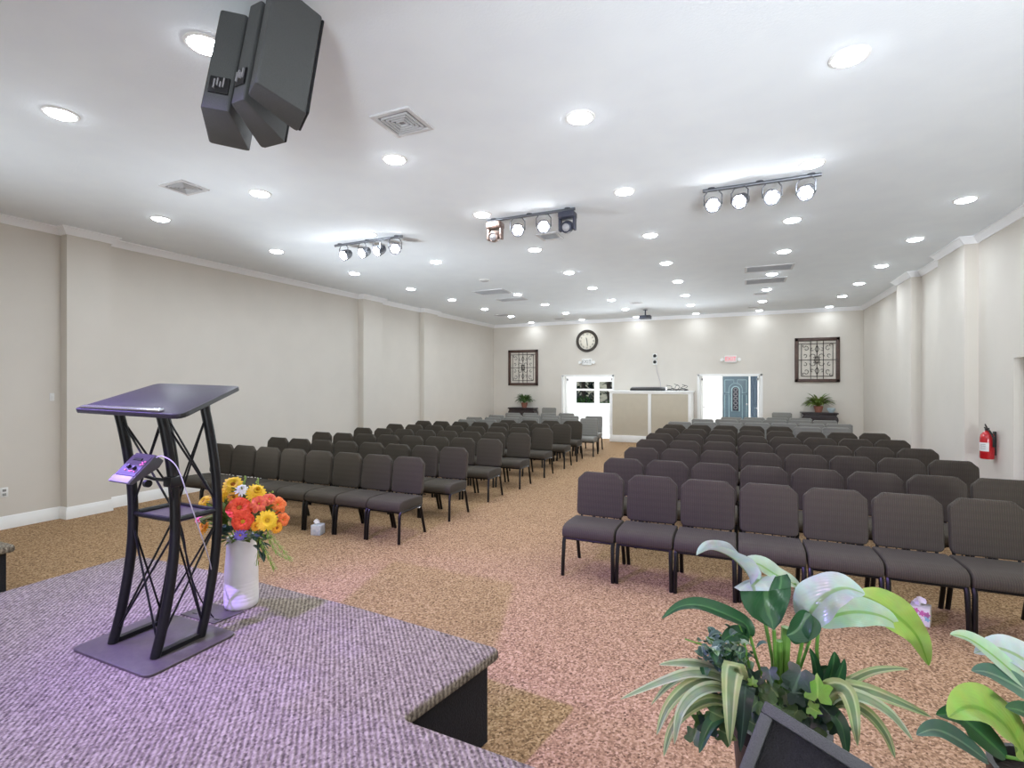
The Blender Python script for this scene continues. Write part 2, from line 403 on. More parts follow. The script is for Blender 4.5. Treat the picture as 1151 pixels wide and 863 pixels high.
def tag(o, label, cat, group=None, kind=None):
    o['label'] = label; o['category'] = cat
    if group: o['group'] = group
    if kind: o['kind'] = kind
    return o
def thing(name, label, cat, loc=(0, 0, 0), group=None):
    o = bpy.data.objects.new(name, None); C.objects.link(o); o.location = loc
    o.empty_display_size = .1
    return tag(o, label, cat, group)
def struct(name, mb, m, parent=None, label=None):
    o = mb.build(name, m, parent)
    if parent is None:
        o['kind'] = 'structure'
        if label: o['label'] = label
    return o
def copy_tree(o, parent=None):
    c = o.copy(); C.objects.link(c)
    if parent is not None: c.parent = parent
    for ch in list(o.children): copy_tree(ch, c)
    return c
def text_mesh(mb, s, size, M4, depth=.004):
    """lettering as solid geometry, centred on the matrix"""
    cu = bpy.data.curves.new('lettering', 'FONT'); cu.body = s; cu.size = size; cu.extrude = depth
    cu.align_x = 'CENTER'; cu.align_y = 'CENTER'
    ob = bpy.data.objects.new('lettering', cu); C.objects.link(ob)
    me = bpy.data.meshes.new_from_object(ob.evaluated_get(bpy.context.evaluated_depsgraph_get()))
    bpy.data.objects.remove(ob); bpy.data.curves.remove(cu)
    me.transform(M4); mb.bm.from_mesh(me); bpy.data.meshes.remove(me)
ORD = ['first', 'second', 'third', 'fourth', 'fifth', 'sixth', 'seventh', 'eighth', 'ninth', 'tenth', 'eleventh']
def Tm(loc, rx=0, ry=0, rz=0):
    return Matrix.Translation(loc) @ Matrix.Rotation(rz, 4, 'Z') @ Matrix.Rotation(ry, 4, 'Y') @ Matrix.Rotation(rx, 4, 'X')
def frame_m(o, x, y, z):
    m = Matrix.Identity(4)
    for i, a in enumerate((x, y, z)):
        for k in range(3): m[k][i] = a[k]
    m.translation = o
    return m

# ------------------------------------------------------------------ room shell
CH = 3.75; YB = 15.9; YS = -4.0; YF = 20.3
def xl(y): return -8.03 + (y - 3.0) * .0195
XR = 2.99
left_in = [(xl(YS), YS)]
for y0, y1, p in ((3.64, 4.14, .15), (9.16, 9.82, .15), (11.55, 12.2, .13)):
    left_in += [(xl(y0), y0), (xl(y0) + p, y0), (xl(y1) + p, y1), (xl(y1), y1)]
left_in += [(xl(YB), YB)]
mb = MB(); mb.prism(left_in + [(xl(YB) - .2, YB), (xl(YS) - .2, YS)], 0, CH); struct('wall_left', mb, M['wall'])
right_in = [(XR, YB)]
for y0, y1 in ((11.3, 12.22), (8.93, 9.95)):
    right_in += [(XR, y1), (XR - .15, y1), (XR - .15, y0), (XR, y0)]
DR0, DR1, DRH = 6.98, 7.96, 2.05
mb = MB()
mb.prism([(XR + .25, YB)] + right_in + [(XR, DR1), (XR + .25, DR1)], 0, CH)
mb.prism([(XR, YS), (XR + .25, YS), (XR + .25, DR0), (XR, DR0)], 0, CH)
mb.prism([(XR, DR0), (XR + .25, DR0), (XR + .25, DR1), (XR, DR1)], DRH, CH)
struct('wall_right', mb, M['wall'])
DL0, DL1, DB0, DB1, DH = -5.28, -3.58, -1.10, .61, 2.0
mb = MB()
for a, b in ((xl(YB) - .2, DL0), (DL1, DB0), (DB1, XR + .25)): mb.box(((a + b) / 2, YB + .075, CH / 2), (b - a, .15, CH))
for a, b in ((DL0, DL1), (DB0, DB1)): mb.box(((a + b) / 2, YB + .075, (DH + CH) / 2), (b - a, .15, CH - DH))
struct('wall_back', mb, M['wall'])
mb = MB(); mb.box(((xl(YS) + XR) / 2, YS - .1, CH / 2), (XR - xl(YS) + .4, .2, CH)); struct('wall_front', mb, M['wall'])
mb = MB(); mb.box((-2.45, (YS + YB) / 2, -.05), (11.6, YB - YS, .1)); struct('floor', mb, M['carpet'])
mb = MB(); mb.box((-2.45, (YS + YB) / 2 + .05, CH + .05), (11.6, YB - YS + .3, .1)); struct('ceiling', mb, M['ceil'])
crown = [(0, CH), (0, CH - .095), (.018, CH - .095), (.024, CH - .078), (.062, CH - .036), (.072, CH - .02), (.085, CH - .018), (.085, CH)]
base = [(0, 0), (.017, 0), (.017, .105), (.011, .118), (.009, .145), (.004, .155), (0, .155)]
mb = MB(); mb.sweep(left_in + [(XR, YB)] + right_in[1:] + [(XR, YS)], crown); struct('trim_1', mb, M['crown'])
mb = MB(); mb.sweep(left_in, base); struct('baseboard_left', mb, M['trim'])
mb = MB(); mb.sweep(right_in + [(XR, DR1 + .06)], base); struct('baseboard_right', mb, M['trim'])
for k, (a, b) in enumerate(((xl(YB), DL0 - .05), (DL1 + .05, DB0 - .05), (DB1 + .05, XR))):
    mb = MB(); mb.sweep([(a, YB), (b, YB)], base)
    struct(['baseboard_back', 'baseboard_back_mid', 'baseboard_back_end'][k], mb, M['trim'])
# door casings (white) round the two openings of the back wall
for k, (a, b) in enumerate(((DL0, DL1), (DB0, DB1))):
    mb = MB()
    for x in (a + .02, b - .02): mb.box((x, YB + .075, DH / 2), (.06, .19, DH))
    mb.box(((a + b) / 2, YB + .075, DH - .02), (b - a, .19, .06))
    struct('trim_%d' % (k + 2), mb, M['trim'])
# open white double door leaves, folded back into the foyer
def leaf_door(n, x, side):
    mb = MB(); mb.box((x, YB + .15 + .42, DH / 2 - .02), (.045, .82, DH - .06), bev=.004)
    d = struct('door_%d' % n, mb, M['trim'])
    mb = MB(); mb.tube([(x + side * .03, YB + .90, 1.0), (x + side * .075, YB + .90, 1.0), (x + side * .075, YB + .79, 1.0)], .011); mb.build('door_handle', M['chrome'], d)
    mb = MB(); mb.box((x + side * .04, YB + .24, 1.86), (.05, .09, .07), bev=.006); mb.build('door_closer', M['greyplastic'], d)
leaf_door(1, DL0 + .07, 1); leaf_door(2, DL1 - .07, -1); leaf_door(3, DB0 + .07, 1); leaf_door(4, DB1 - .07, -1)
# side door, recessed in the right wall
mb = MB(); mb.box((XR + .2, (DR0 + DR1) / 2, DRH / 2 - .02), (.045, DR1 - DR0 - .08, DRH - .04), bev=.003); d5 = struct('door_5', mb, M['trim'])
mb = MB(); mb.tube([(XR + .18, DR1 - .15, 1.0), (XR + .12, DR1 - .15, 1.0), (XR + .12, DR1 - .27, 1.0)], .011); mb.build('door_handle', M['chrome'], d5)
mb = MB()
for y in (DR0 + .02, DR1 - .02): mb.box((XR + .19, y, DRH / 2), (.1, .04, DRH))
mb.box((XR + .19, (DR0 + DR1) / 2, DRH - .02), (.1, DR1 - DR0, .04)); struct('trim_4', mb, M['trim'])

# ------------------------------------------------------------------ foyer behind the openings
fx0, fx1, FC = -7.4, 2.6, 2.7
mb = MB(); mb.box(((fx0 + fx1) / 2, (YB + YF) / 2 + .05, -.05), (fx1 - fx0 + .4, YF - YB + .1, .1)); struct('floor_foyer', mb, M['tile'])
mb = MB(); mb.box(((fx0 + fx1) / 2, (YB + YF) / 2 + .2, FC + .05), (fx1 - fx0 + .4, YF - YB + .1, .1)); struct('ceiling_foyer', mb, M['ceil'])
mb = MB(); mb.box((fx0 - .1, (YB + YF) / 2 + .15, FC / 2), (.2, YF - YB, FC)); struct('wall_foyer_left', mb, M['trim'])
mb = MB(); mb.box((fx1 + .1, (YB + YF) / 2 + .15, FC / 2), (.2, YF - YB, FC)); struct('wall_foyer_right', mb, M['trim'])
WX0, WX1, WZ0, WZ1 = -6.22, -4.02, .86, 1.87
mb = MB()
mb.box(((fx0 - .2 + WX0) / 2, YF + .1, FC / 2), (WX0 - fx0 + .2, .2, FC)); mb.box(((WX1 + fx1 + .2) / 2, YF + .1, FC / 2), (fx1 - WX1 + .2, .2, FC))
mb.box(((WX0 + WX1) / 2, YF + .1, WZ0 / 2), (WX1 - WX0, .2, WZ0)); mb.box(((WX0 + WX1) / 2, YF + .1, (WZ1 + FC) / 2), (WX1 - WX0, .2, FC - WZ1))
struct('wall_foyer_back', mb, M['trim'])
mb = MB(); mb.sweep([(fx0, YF), (-.62, YF)], base); struct('baseboard_foyer', mb, M['trim'])
wroot = bpy.data.objects.new('window_1', None); C.objects.link(wroot); wroot.location = ((WX0 + WX1) / 2, YF, WZ0); wroot['kind'] = 'structure'
mb = MB()
for x in (WX0 + .03, -5.32, -5.24 + .02, WX1 - .03): mb.box((x, YF + .05, (WZ0 + WZ1) / 2), (.09, .12, WZ1 - WZ0))
for z in (WZ0 + .03, 1.47, WZ1 - .03): mb.box(((WX0 + WX1) / 2, YF + .05, z), (WX1 - WX0, .1, .07))
mb.build('window_frame', M['trim'], wroot)
mb = MB(); mb.box(((WX0 + WX1) / 2, YF - .03, WZ0 - .02), (WX1 - WX0 + .16, .1, .04)); mb.build('window_sill', M['trim'], wroot)
mb = MB(); mb.box(((WX0 + WX1) / 2, YF + .06, (WZ0 + WZ1) / 2), (WX1 - WX0, .006, WZ1 - WZ0)); mb.build('window_pane', M['glass'], wroot)
# blue-grey front door with an arched leaded light
bx, bw, bh = -.10, .86, 1.99
mb = MB(); mb.box((bx, YF - .03, bh / 2), (bw, .05, bh), bev=.004); d6 = struct('door_6', mb, M['bluedoor'])
y = YF - .062
mb = MB()
def arch(cx, w, z0, z1, n=12):
    r = w / 2
    return [(cx - r, y, z0)] + [(cx - r * math.cos(PI * k / n), y, z1 - r + r * math.sin(PI * k / n)) for k in range(n + 1)] + [(cx + r, y, z0)]
mb.tube(arch(bx, .25, .72, 1.62), .022, 6, closed=True)
mb.tube(arch(bx, .44, 1.36, 1.74), .012, 6)
for s in (-1, 1):
    mb.tube([(bx + s * .36, y, 1.86), (bx + s * .06, y, 1.86), (bx + s * .06, y, 1.76)], .012, 6)
    mb.tube([(bx + s * .36, y, 1.86), (bx + s * .36, y, 1.40), (bx + s * .23, y, 1.40)], .012, 6)
    mb.tube([(bx + s * .36, y, 1.32), (bx + s * .36, y, .2), (bx + s * .22, y, .2), (bx + s * .22, y, 1.32)], .012, 6, closed=True)
mb.build('door_moulding', M['bluemould'], d6)
mb = MB(); mb.prism([(p[0], p[2]) for p in arch(bx, .21, .74, 1.6)], 0, .02, Matrix.Translation((0, YF - .05, 0)) @ Matrix.Rotation(PI / 2, 4, 'X'))
gl = mb.build('arched_glass', M['darkglass'], d6)
mb = MB()
for k in range(5): mb.tube([(bx + .06 * math.cos(a), YF - .075, .86 + k * .16 + .06 * math.sin(a)) for a in (2 * PI * q / 10 for q in range(10))], .008, 5, closed=True)
mb.build('glass_leading', M['greyplastic'], gl)
mb = MB(); mb.lathe([(.0, 0), (.03, 0), (.03, .04), (0, .05)], M4=Tm((bx + .37, YF - .06, .98), rx=PI / 2)); mb.build('door_knob', M['chrome'], d6)
mb = MB()
for x in (bx - bw / 2 - .04, bx + bw / 2 + .03, bx + bw / 2 + .42): mb.box((x, YF - .02, 1.02), (.06, .06, 2.04))
mb.box((bx + .17, YF - .02, 2.03), (bw + .52, .06, .07)); struct('trim_5', mb, M['trim'])
cu = MB(); n = 26
x0, x1 = bx + bw / 2 + .06, bx + bw / 2 + .38
front = [(x0 + (x1 - x0) * k / n, YF - .05 - .018 * math.sin(k * 1.35)) for k in range(n + 1)]
cu.prism(front + [(x, yy + .012) for x, yy in reversed(front)], .06, 1.99)
tag(cu.build('door_curtain', M['curtain']), 'grey blue curtain hanging beside the blue front door', 'curtain')
# notices on the foyer wall
for k, (x, z, w, h, lab) in enumerate(((-1.02, 1.78, .26, .22, 'small cream notice pinned high on the foyer wall'), (-.98, 1.42, .34, .34, 'large pale poster pinned low on the foyer wall'))):
    mb = MB(); mb.box((x, YF - .006, z), (w, .008, h)); p = mb.build('wall_notice', M['paper'], None); tag(p, lab, 'poster')

# ------------------------------------------------------------------ garden beyond the window
mb = MB(); mb.box((-5, 32, -.3), (60, 23, .1)); struct('ground_garden', mb, M['lawn'])
def tree_out(x, y, h, r, lab, leafm, n=260, crown_z=None):
    t = thing('garden_tree', lab, 'tree', (x, y, -.25), 'trees seen through the foyer window')
    mb = MB(); pts = [(x + .06 * math.sin(k * 1.7), y, -.25 + h * k / 8) for k in range(9)]
    mb.tube(pts, [r * (1 - .06 * k) for k in range(9)], 8)
    for k in range(4):
        a = k * 1.9 + x; z = h * (.5 + .1 * k)
        mb.tube([(x, y, z), (x + .3 * math.cos(a), y + .3 * math.sin(a), z + .5), (x + .6 * math.cos(a), y + .6 * math.sin(a), z + .9)], [r * .5, r * .3, r * .12], 6)
    mb.build('trunk', M['bark'], t)
    mb = MB()
    for _ in range(n):
        a, b2 = random.uniform(0, 2 * PI), random.uniform(-1, 1); q = random.random() ** .4
        c = Vector((x, y, crown_z or h * .8)) + Vector((math.cos(a) * .7, math.sin(a) * .7, b2 * 1.5)) * q
        d = Vector((random.uniform(-1, 1), random.uniform(-1, 1), random.uniform(-.6, .6))).normalized() * .3
        mb.blade([c, c + d * .5, c + d], .14, nl=3, nw=2)
    mb.build('crown', leafm, t)
tree_out(-8.05, 26.6, 5.2, .13, 'slim trunk nearest the left edge of the foyer window', M['darktree'], crown_z=3.3)
tree_out(-6.25, 26.8, 5.0, .14, 'slim trunk just right of the foyer window mullion', M['darktree'], crown_z=3.3)
tree_out(-8.4, 29.4, 5.5, .16, 'tree behind the middle of the left foyer window panes', M['darktree'], crown_z=3.1)
for k, (x, y) in enumerate(((-7.0, 24.3), (-5.55, 24.3))):
    mb = MB()
    for _ in range(220):
        a = random.uniform(0, 2 * PI); q = random.random() ** .5
        c = Vector((x + .5 * q * math.cos(a), y + .45 * q * math.sin(a), random.uniform(-.2, 1.15) * (1 - .3 * q)))
        d = Vector((random.uniform(-1, 1), random.uniform(-1, 1), random.uniform(0, 1))).normalized() * .2
        mb.blade([c, c + d * .5, c + d], .11, nl=3, nw=2)
    tag(mb.build('garden_bush', M['hedge'], None, (x, y, -.25)), ['green bush below the left foyer window panes', 'green bush below the right foyer window panes'][k], 'bush')
for k in range(4):
    x, y = -11.2 + k * 2.0, 33.0
    mb = MB()
    for _ in range(420):
        a = random.uniform(0, 2 * PI); q = random.random() ** .5; z = random.uniform(-.2, 3.4)
        c = Vector((x + .8 * q * math.cos(a), y + .6 * q * math.sin(a), z))
        d = Vector((random.uniform(-1, 1), random.uniform(-1, 1), random.uniform(-.5, .8))).normalized() * .42
        mb.blade([c, c + d * .5, c + d], .20, nl=3, nw=2)
    tag(mb.build('garden_shrub', M['darktree'], None, (x, y, -.25)), 'tall dark shrub behind the garden trees outside the foyer window', 'shrub', 'tall dark shrubs outside the foyer window')
# ------------------------------------------------------------------ stage
SZ = .45
def rounded(poly, r, n=4):
    out = []; m = len(poly)
    for i in range(m):
        p, a, b = Vector(poly[i]), Vector(poly[i - 1]), Vector(poly[(i + 1) % m])
        u = (a - p).normalized(); v = (b - p).normalized()
        ang = u.angle(v); d = min(r / math.tan(ang / 2), (a - p).length * .45, (b - p).length * .45)
        s, e = p + u * d, p + v * d
        for k in range(n + 1):
            t = k / n; out.append(tuple(s * (1 - t) ** 2 + p * 2 * t * (1 - t) + e * t * t))
    return out
def platform(name, poly, inset, label, cat):
    cx = sum(p[0] for p in poly) / len(poly); cy = sum(p[1] for p in poly) / len(poly)
    t = thing(name, label, cat, (cx, cy, 0))
    mb = MB(); mb.prism(rounded(poly, .03), SZ - .06, SZ, bev=.018, seg=3); mb.build('carpet_top', M['stagecarpet'], t, angle=60)
    mb = MB(); mb.prism(inset, 0, SZ - .06); mb.build('skirt', M['skirt'], t)
sp = [(-4.20, YS + .15), (-4.20, 2.36), (-3.2, 2.39), (-2.0, 2.34), (-1.07, 2.26), (-1.195, 1.635), (2.9, 1.50), (2.9, YS + .15)]
si = [(-4.15, YS + .17), (-4.15, 2.31), (-3.2, 2.35), (-2.0, 2.30), (-1.12, 2.22), (-1.24, 1.59), (2.88, 1.46), (2.88, YS + .17)]
platform('stage_platform', sp, si, 'carpeted stage platform with dark skirt under the black lectern', 'stage')
sp = [(-7.9, YS + .2), (-7.9, 2.12), (-5.32, 2.12), (-5.32, YS + .2)]
si = [(-7.88, YS + .22), (-7.88, 2.08), (-5.37, 2.08), (-5.37, YS + .22)]
platform('stage_platform', sp, si, 'brown carpeted side platform near the left wall, just its corner showing', 'stage')

# ------------------------------------------------------------------ chairs
def make_chair(square, label):
    W = .211; fm = M['grey'] if square else M['fabric']
    t = thing('church_chair', label, 'chair'); t['_local'] = 1
    # seat: waterfall profile in (y, z), swept across x
    prof = [(0.0, .345), (-.012, .375), (-.008, .415), (.02, .442), (.07, .456), (.2, .458), (.34, .452), (.43, .446), (.445, .43), (.445, .35), (.43, .342), (.02, .34)]
    mb = MB(); mb.prism(prof, -W - .014, W + .014, Matrix(((0, 0, 1, 0), (1, 0, 0, 0), (0, 1, 0, 0), (0, 0, 0, 1))), bev=.014, seg=3)
    mb.build('seat', fm, t, angle=50)
    # backrest: outline in (x, z), thickness in y, reclined
    h = .425; ch = .03 if square else .07
    out = rounded([(-W - .005, 0), (W + .005, 0), (W + .005, h - ch), (W - ch * .9, h), (-W + ch * .9, h), (-W - .005, h - ch)], .02 if square else .05, 4)
    mb = MB()
    Mx = Tm((0, .475, .445), rx=PI / 2 - R(7))
    mb.prism(out, 0, .058, Mx, bev=.017, seg=3)
    mb.build('backrest', fm, t, angle=50)
    for s in (-1, 1):
        mb = MB(); mb.tube([(s * W, .03, .335), (s * W, .012, .30), (s * (W + .004), .0, .15), (s * (W + .006), -.008, .0)], .0165, 8); mb.build('leg', M['blacksteel'], t)
        mb = MB(); mb.tube([(s * W, .40, .335), (s * W, .425, .28), (s * W, .46, .15), (s * W, .505, .0)], .0165, 8); mb.build('leg', M['blacksteel'], t)
    mb = MB()
    for s in (-1, 1): mb.tube([(s * W, .02, .332), (s * W, .42, .332)], .012, 6)
    for yy in (.03, .41): mb.tube([(-W, yy, .332), (W, yy, .332)], .012, 6)
    mb.build('seat_frame', M['blacksteel'], t)
    mb = MB()
    for s in (-1, 1): mb.tube([(s * (W - .03), .41, .335), (s * (W - .03), .465, .38), (s * (W - .03), .49, .46), (s * (W - .03), .53, .75)], .0115, 6)
    mb.tube([(-W + .03, .49, .46), (W - .03, .49, .46)], .008, 6); mb.build('back_frame', M['blacksteel'], t)
    mb = MB()
    for x in (-.1, -.035, .035, .1): mb.tube([(x, .40, .335), (x, .47, .35), (x, .58, .36), (x, .60, .42)], .006, 5)
    mb.tube([(-W + .05, .60, .42), (W - .05, .60, .42)], .006, 5); mb.tube([(-W + .05, .52, .355), (W - .05, .52, .355)], .006, 5)
    mb.build('book_rack', M['blacksteel'], t)
    mb = MB(); mb.tube([(W - .012, .34, .318), (W + .009, .34, .318), (W + .009, .40, .318), (W - .012, .40, .318)], .005, 5); mb.build('ganging_link', M['chrome'], t)
    return t
proto = make_chair(False, ''); protog = make_chair(True, '')
used = {}
def put(src, x, y, rz, label, group, sc=1.0, wx=1.0):
    key = src.name
    if key not in used: o = src; used[key] = 1
    else: o = copy_tree(src)
    o.location = (x, y, 0); o.rotation_euler = (0, 0, rz); o.scale = (sc * wx, sc, sc)
    o['label'] = label; o['group'] = group
    return o
rng = random.Random(3)
def row(side, r, xa, yl, yr, n, pitch, greys=(), sc=1.0, gap=None):
    """backs of a row: y = yl at its left end, yr at its right end; xa = left edge of its left chair"""
    for k in range(n):
        x = xa + pitch * (k + .5) + (gap if gap and k == n - 1 else 0)
        f = k / max(1, n - 1); yb = yl + (yr - yl) * f
        g = greys == 'all' or k in greys
        a = math.atan2(yr - yl, pitch * max(1, n - 1))
        a = a * .12 + rng.uniform(-.004, .004)
        ai = k if side == 'right' else n - 1 - k          # counted from the aisle
        lab = '%s chair, %s from the aisle, %s row of the %s block' % ('grey flat-topped' if g else 'brown padded', ORD[ai], ORD[r], side)
        put(protog if g else proto, x, yb - .5 + rng.uniform(-.012, .012), a, lab, '%s chairs of the %s block' % ('grey' if g else 'brown', side), sc, (pitch - .014) / .45)
P_ = .49
row('right', 0, -1.48, 4.93, 4.97, 7, P_)
row('right', 1, -1.47, 5.97, 6.07, 8, P_)
row('right', 2, -1.45, 7.05, 7.32, 8, P_)
row('right', 3, -1.48, 8.12, 8.45, 8, P_)
row('right', 4, -1.50, 9.18, 9.58, 8, P_)
row('right', 5, -1.50, 10.24, 10.7, 8, P_)
row('right', 6, -1.49, 11.28, 11.75, 7, .5, (5, 6))
row('right', 7, -1.47, 12.1, 12.8, 7, .53, 'all')
row('right', 8, -1.05, 13.2, 13.9, 6, .53, 'all')
row('right', 9, -.42, 14.25, 14.6, 4, .53, 'all')
L_ = .462
row('left', 0, -7.04, 5.03, 5.05, 8, L_)
row('left', 1, -7.02, 5.98, 6.06, 8, L_)
row('left', 2, -7.04, 6.96, 7.18, 8, L_)
row('left', 3, -6.97, 7.97, 8.2, 8, L_)
row('left', 4, -6.95, 8.95, 9.3, 8, L_)
row('left', 5, -6.92, 9.98, 10.4, 8, L_)
row('left', 6, -6.2, 10.75, 11.38, 6, .49, (0, 1))
row('left', 7, -6.42, 11.55, 12.3, 7, .47, 'all')
row('left', 8, -6.3, 12.6, 13.2, 6, .49, 'all', gap=.12)
row('left', 9, -6.3, 13.7, 14.15, 4, .5, 'all')
for x, lab in ((1.06, 'single grey chair against the back wall beside the right console table'), (-5.55, 'single grey chair against the back wall beside the left console table')):
    put(protog, x, 14.85, 0, lab, 'lone chairs along the back wall', 1.1)

# ------------------------------------------------------------------ lectern
lx, ly = -2.665, 1.6
lec = thing('lectern', 'black steel truss lectern with slanted top on the purple-lit stage', 'lectern', (lx, ly, SZ))
mb = MB(); mb.prism(rounded([(-2.97, 1.385), (-2.365, 1.385), (-2.365, 1.825), (-2.97, 1.825)], .045, 4), SZ, SZ + .012, bev=.003); mb.build('base_plate', M['baseplate'], lec)
def legpt(x, y0, z):
    f = (z - SZ) / 1.16
    return Vector((x, y0 + .085 * math.sin(PI * min(1, f * .98)) ** .9 + .022 * f, z))
LX = (-2.832, -2.498); LY = (1.495, 1.715)
ZT = {0: 1.615, 1: 1.69}
for ix in (0, 1):
    for iy in (0, 1):
        n = 14; zt = ZT[iy]
        mb = MB(); mb.tube([legpt(LX[ix], LY[iy], SZ + .01 + (zt - SZ - .01) * k / n) for k in range(n + 1)], .0225, 12); mb.build('leg', M['lectern'], lec)
# slanted top: slightly tapering board, low edge towards the speaker
tl, tr, br, bl = Vector((-2.89, 1.36, 1.632)), Vector((-2.14, 1.385, 1.620)), Vector((-2.36, 1.835, 1.738)), Vector((-3.03, 1.835, 1.738))
mb = MB()
nrm = (tr - tl).cross(br - tr).normalized()
ctr = (tl + tr + br + bl) / 4; ex = (tr - tl).normalized(); ey = nrm.cross(ex)
poly = [((p - ctr).dot(ex), (p - ctr).dot(ey)) for p in (tl, tr, br, bl)]
TM = frame_m(ctr, ex, ey, nrm)
mb.prism(rounded(poly, .04, 4), -.022, 0, TM, bev=.004, seg=2)
top = mb.build('slanted_top', M['lecterntop'], lec)
mb = MB(); mb.box((poly[0][0] + .32, poly[0][1] + .022, .006), (.56, .026, .012), TM, bev=.003); mb.build('book_ledge', M['chrome'], lec)
for x in (-.36, -.12, .12):
    pass
mb = MB()
zs = 1.075
for ix in (0, 1): mb.tube([legpt(LX[ix], LY[0], zs + .01), legpt(LX[ix], LY[1], zs + .01)], .014, 8)
for iy in (0, 1): mb.tube([legpt(LX[0], LY[iy], zs + .01), legpt(LX[1], LY[iy], zs + .01)], .011, 8)
mb.build('shelf_frame', M['lectern'], lec)
mb = MB(); a = legpt(LX[0], LY[0], zs); b = legpt(LX[1], LY[1], zs); mb.box(((a.x + b.x) / 2, (a.y + b.y) / 2, zs), (b.x - a.x, b.y - a.y, .01)); mb.build('shelf', M['baseplate'], lec)
for ix in (0, 1):
    mb = MB(); mb.box((LX[ix], (LY[0] + LY[1]) / 2, SZ + .022), (.03, LY[1] - LY[0], .022)); mb.build('base_rail', M['lectern'], lec)
corner = lambda i: (LX[(i // 2) % 2], LY[1 if i in (1, 2) else 0])
def brace(A, B, za, zb):
    mb = MB(); mb.tube([legpt(A[0], A[1], za), legpt(B[0], B[1], zb)], .0052, 6); mb.build('brace_rod', M['lectern'], lec)
fl, fr, rl, rr = (LX[0], LY[0]), (LX[1], LY[0]), (LX[0], LY[1]), (LX[1], LY[1])
for A, B in ((fl, fr), (fr, rr), (rl, rr), (fl, rl)):
    for z0, z1 in ((SZ + .06, 1.03), (1.12, 1.585)):
        brace(A, B, z0, z1); brace(A, B, z1, z0)

# personal mixer clamped on the near leg
bl_, br_, tr_, tl_ = Vector((-2.60, 1.365, 1.325)), Vector((-2.455, 1.345, 1.305)), Vector((-2.47, 1.475, 1.405)), Vector((-2.625, 1.49, 1.41))
bl_ = at(121.6, 535, 2.30); br_ = at(150.8, 543, 2.235); tr_ = at(178, 513.5, 2.32); tl_ = at(144, 512.6, 2.39)
ctr = (bl_ + br_ + tr_ + tl_) / 4
ex = ((br_ - bl_) + (tr_ - tl_)).normalized(); ey0 = ((tl_ - bl_) + (tr_ - br_)); nr = ex.cross(ey0).normalized(); ey = nr.cross(ex)
MM = frame_m(ctr, ex, ey, nr)
mw, ml = .135, .165
mx = thing('monitor_mixer', 'small grey knobbed monitor mixer clamped to the lectern leg', 'mixer', ctr)
# wedge body: side profile (y, depth) extruded across x
S4 = MM @ Matrix(((0, 0, 1, 0), (1, 0, 0, 0), (0, 1, 0, 0), (0, 0, 0, 1)))
mb = MB(); mb.prism([(-ml / 2, 0), (ml / 2, 0), (ml / 2 + .006, -.05), (ml / 2 - .03, -.058), (-ml / 2 + .01, -.02)], -mw / 2, mw / 2, S4, bev=.004); mb.build('mixer_case', M['mixershell'], mx)
mb = MB(); mb.box((0, .012, .002), (mw * .93, ml * .66, .004), MM); mb.build('control_face', M['mixerface'], mx)
mb = MB(); mb.box((0, -ml / 2 + .02, .003), (mw * .95, .034, .006), MM, bev=.002); mb.build('wrist_rest', M['greyplastic'], mx)
mb = MB(); mb.box((-.005, .045, .006), (.055, .012, .004), MM); mb.build('display', M['blackplastic'], mx)
for x, yy in ((-.012, .0), (.028, -.004)):
    mb = MB(); mb.lathe([(0, 0), (.009, 0), (.008, .014), (0, .015)], seg=12, M4=MM @ Matrix.Translation((x, yy, .004))); mb.build('knob', M['blackplastic'], mx)
for k in range(8):
    x, yy = ((.04, .03), (.05, .022), (.04, .018), (.052, .036), (-.022, -.016), (.008, -.02), (.018, -.018), (.04, -.02))[k]
    mb = MB(); mb.box((x, yy, .005), (.008, .006, .004), MM); mb.build('button', M['pink'], mx)
mb = MB()
pc = legpt(LX[1], LY[0], 1.275)
mb.tube([tuple(ctr + nr * -.05), (pc.x - .06, pc.y - .05, 1.29), tuple(pc)], .008, 8)
mb.box((pc.x, pc.y, 1.275), (.062, .062, .05), bev=.008)
mb.lathe([(0, 0), (.018, 0), (.018, .02), (0, .022)], seg=12, M4=Tm((pc.x - .09, pc.y - .07, 1.27), ry=PI / 2)); mb.build('leg_clamp', M['blackplastic'], mx)

def cable(name, pts, r, m, label):
    P = [Vector(p) for p in pts]; out = []
    for i in range(len(P) - 1):
        p0 = P[max(i - 1, 0)]; p1 = P[i]; p2 = P[i + 1]; p3 = P[min(i + 2, len(P) - 1)]
        for k in range(8):
            f = k / 8
            out.append(.5 * ((2 * p1) + (p2 - p0) * f + (2 * p0 - 5 * p1 + 4 * p2 - p3) * f * f + (3 * p1 - p0 - 3 * p2 + p3) * f ** 3))
    out.append(P[-1])
    mb = MB(); mb.tube(out, r, 6)
    return tag(mb.build(name, m), label, 'cable')
cable('cable', [at(176, 514, 2.34), at(184, 513, 2.33), at(199, 525, 2.33), at(212, 560, 2.36), at(225, 598, 2.44), at(234, 625, 2.55), at(238, 645, 2.66), at(237, 672, 2.83)], .0025, M['whitecable'], 'white cable hanging from the monitor mixer through the lectern')
cable('cable', [at(190, 545, 2.40), at(200, 580, 2.5), at(207, 606, 2.55), at(212, 640, 2.6), at(225, 672, 2.68), at(234, 686, 2.75), at(240, 694, 2.775)], .0036, M['blackplastic'], 'black cable dropping through the lectern to the floor pocket')
# floor pocket lid
fb = thing('floor_box', 'low grey metal floor box lid on the stage behind the lectern', 'floor box', (-2.70, 1.94, SZ))
mb = MB(); mb.prism([(-2.86, 1.85), (-2.58, 1.85), (-2.56, 2.02), (-2.84, 2.02)], SZ, SZ + .006, bev=.002); mb.build('lid', M['baseplate'], fb)
for k in range(4):
    mb = MB(); mb.box((-2.79 + .06 * k, 1.885, SZ + .0068), (.035, .008, .002)); mb.build('slot', M['black'], fb)

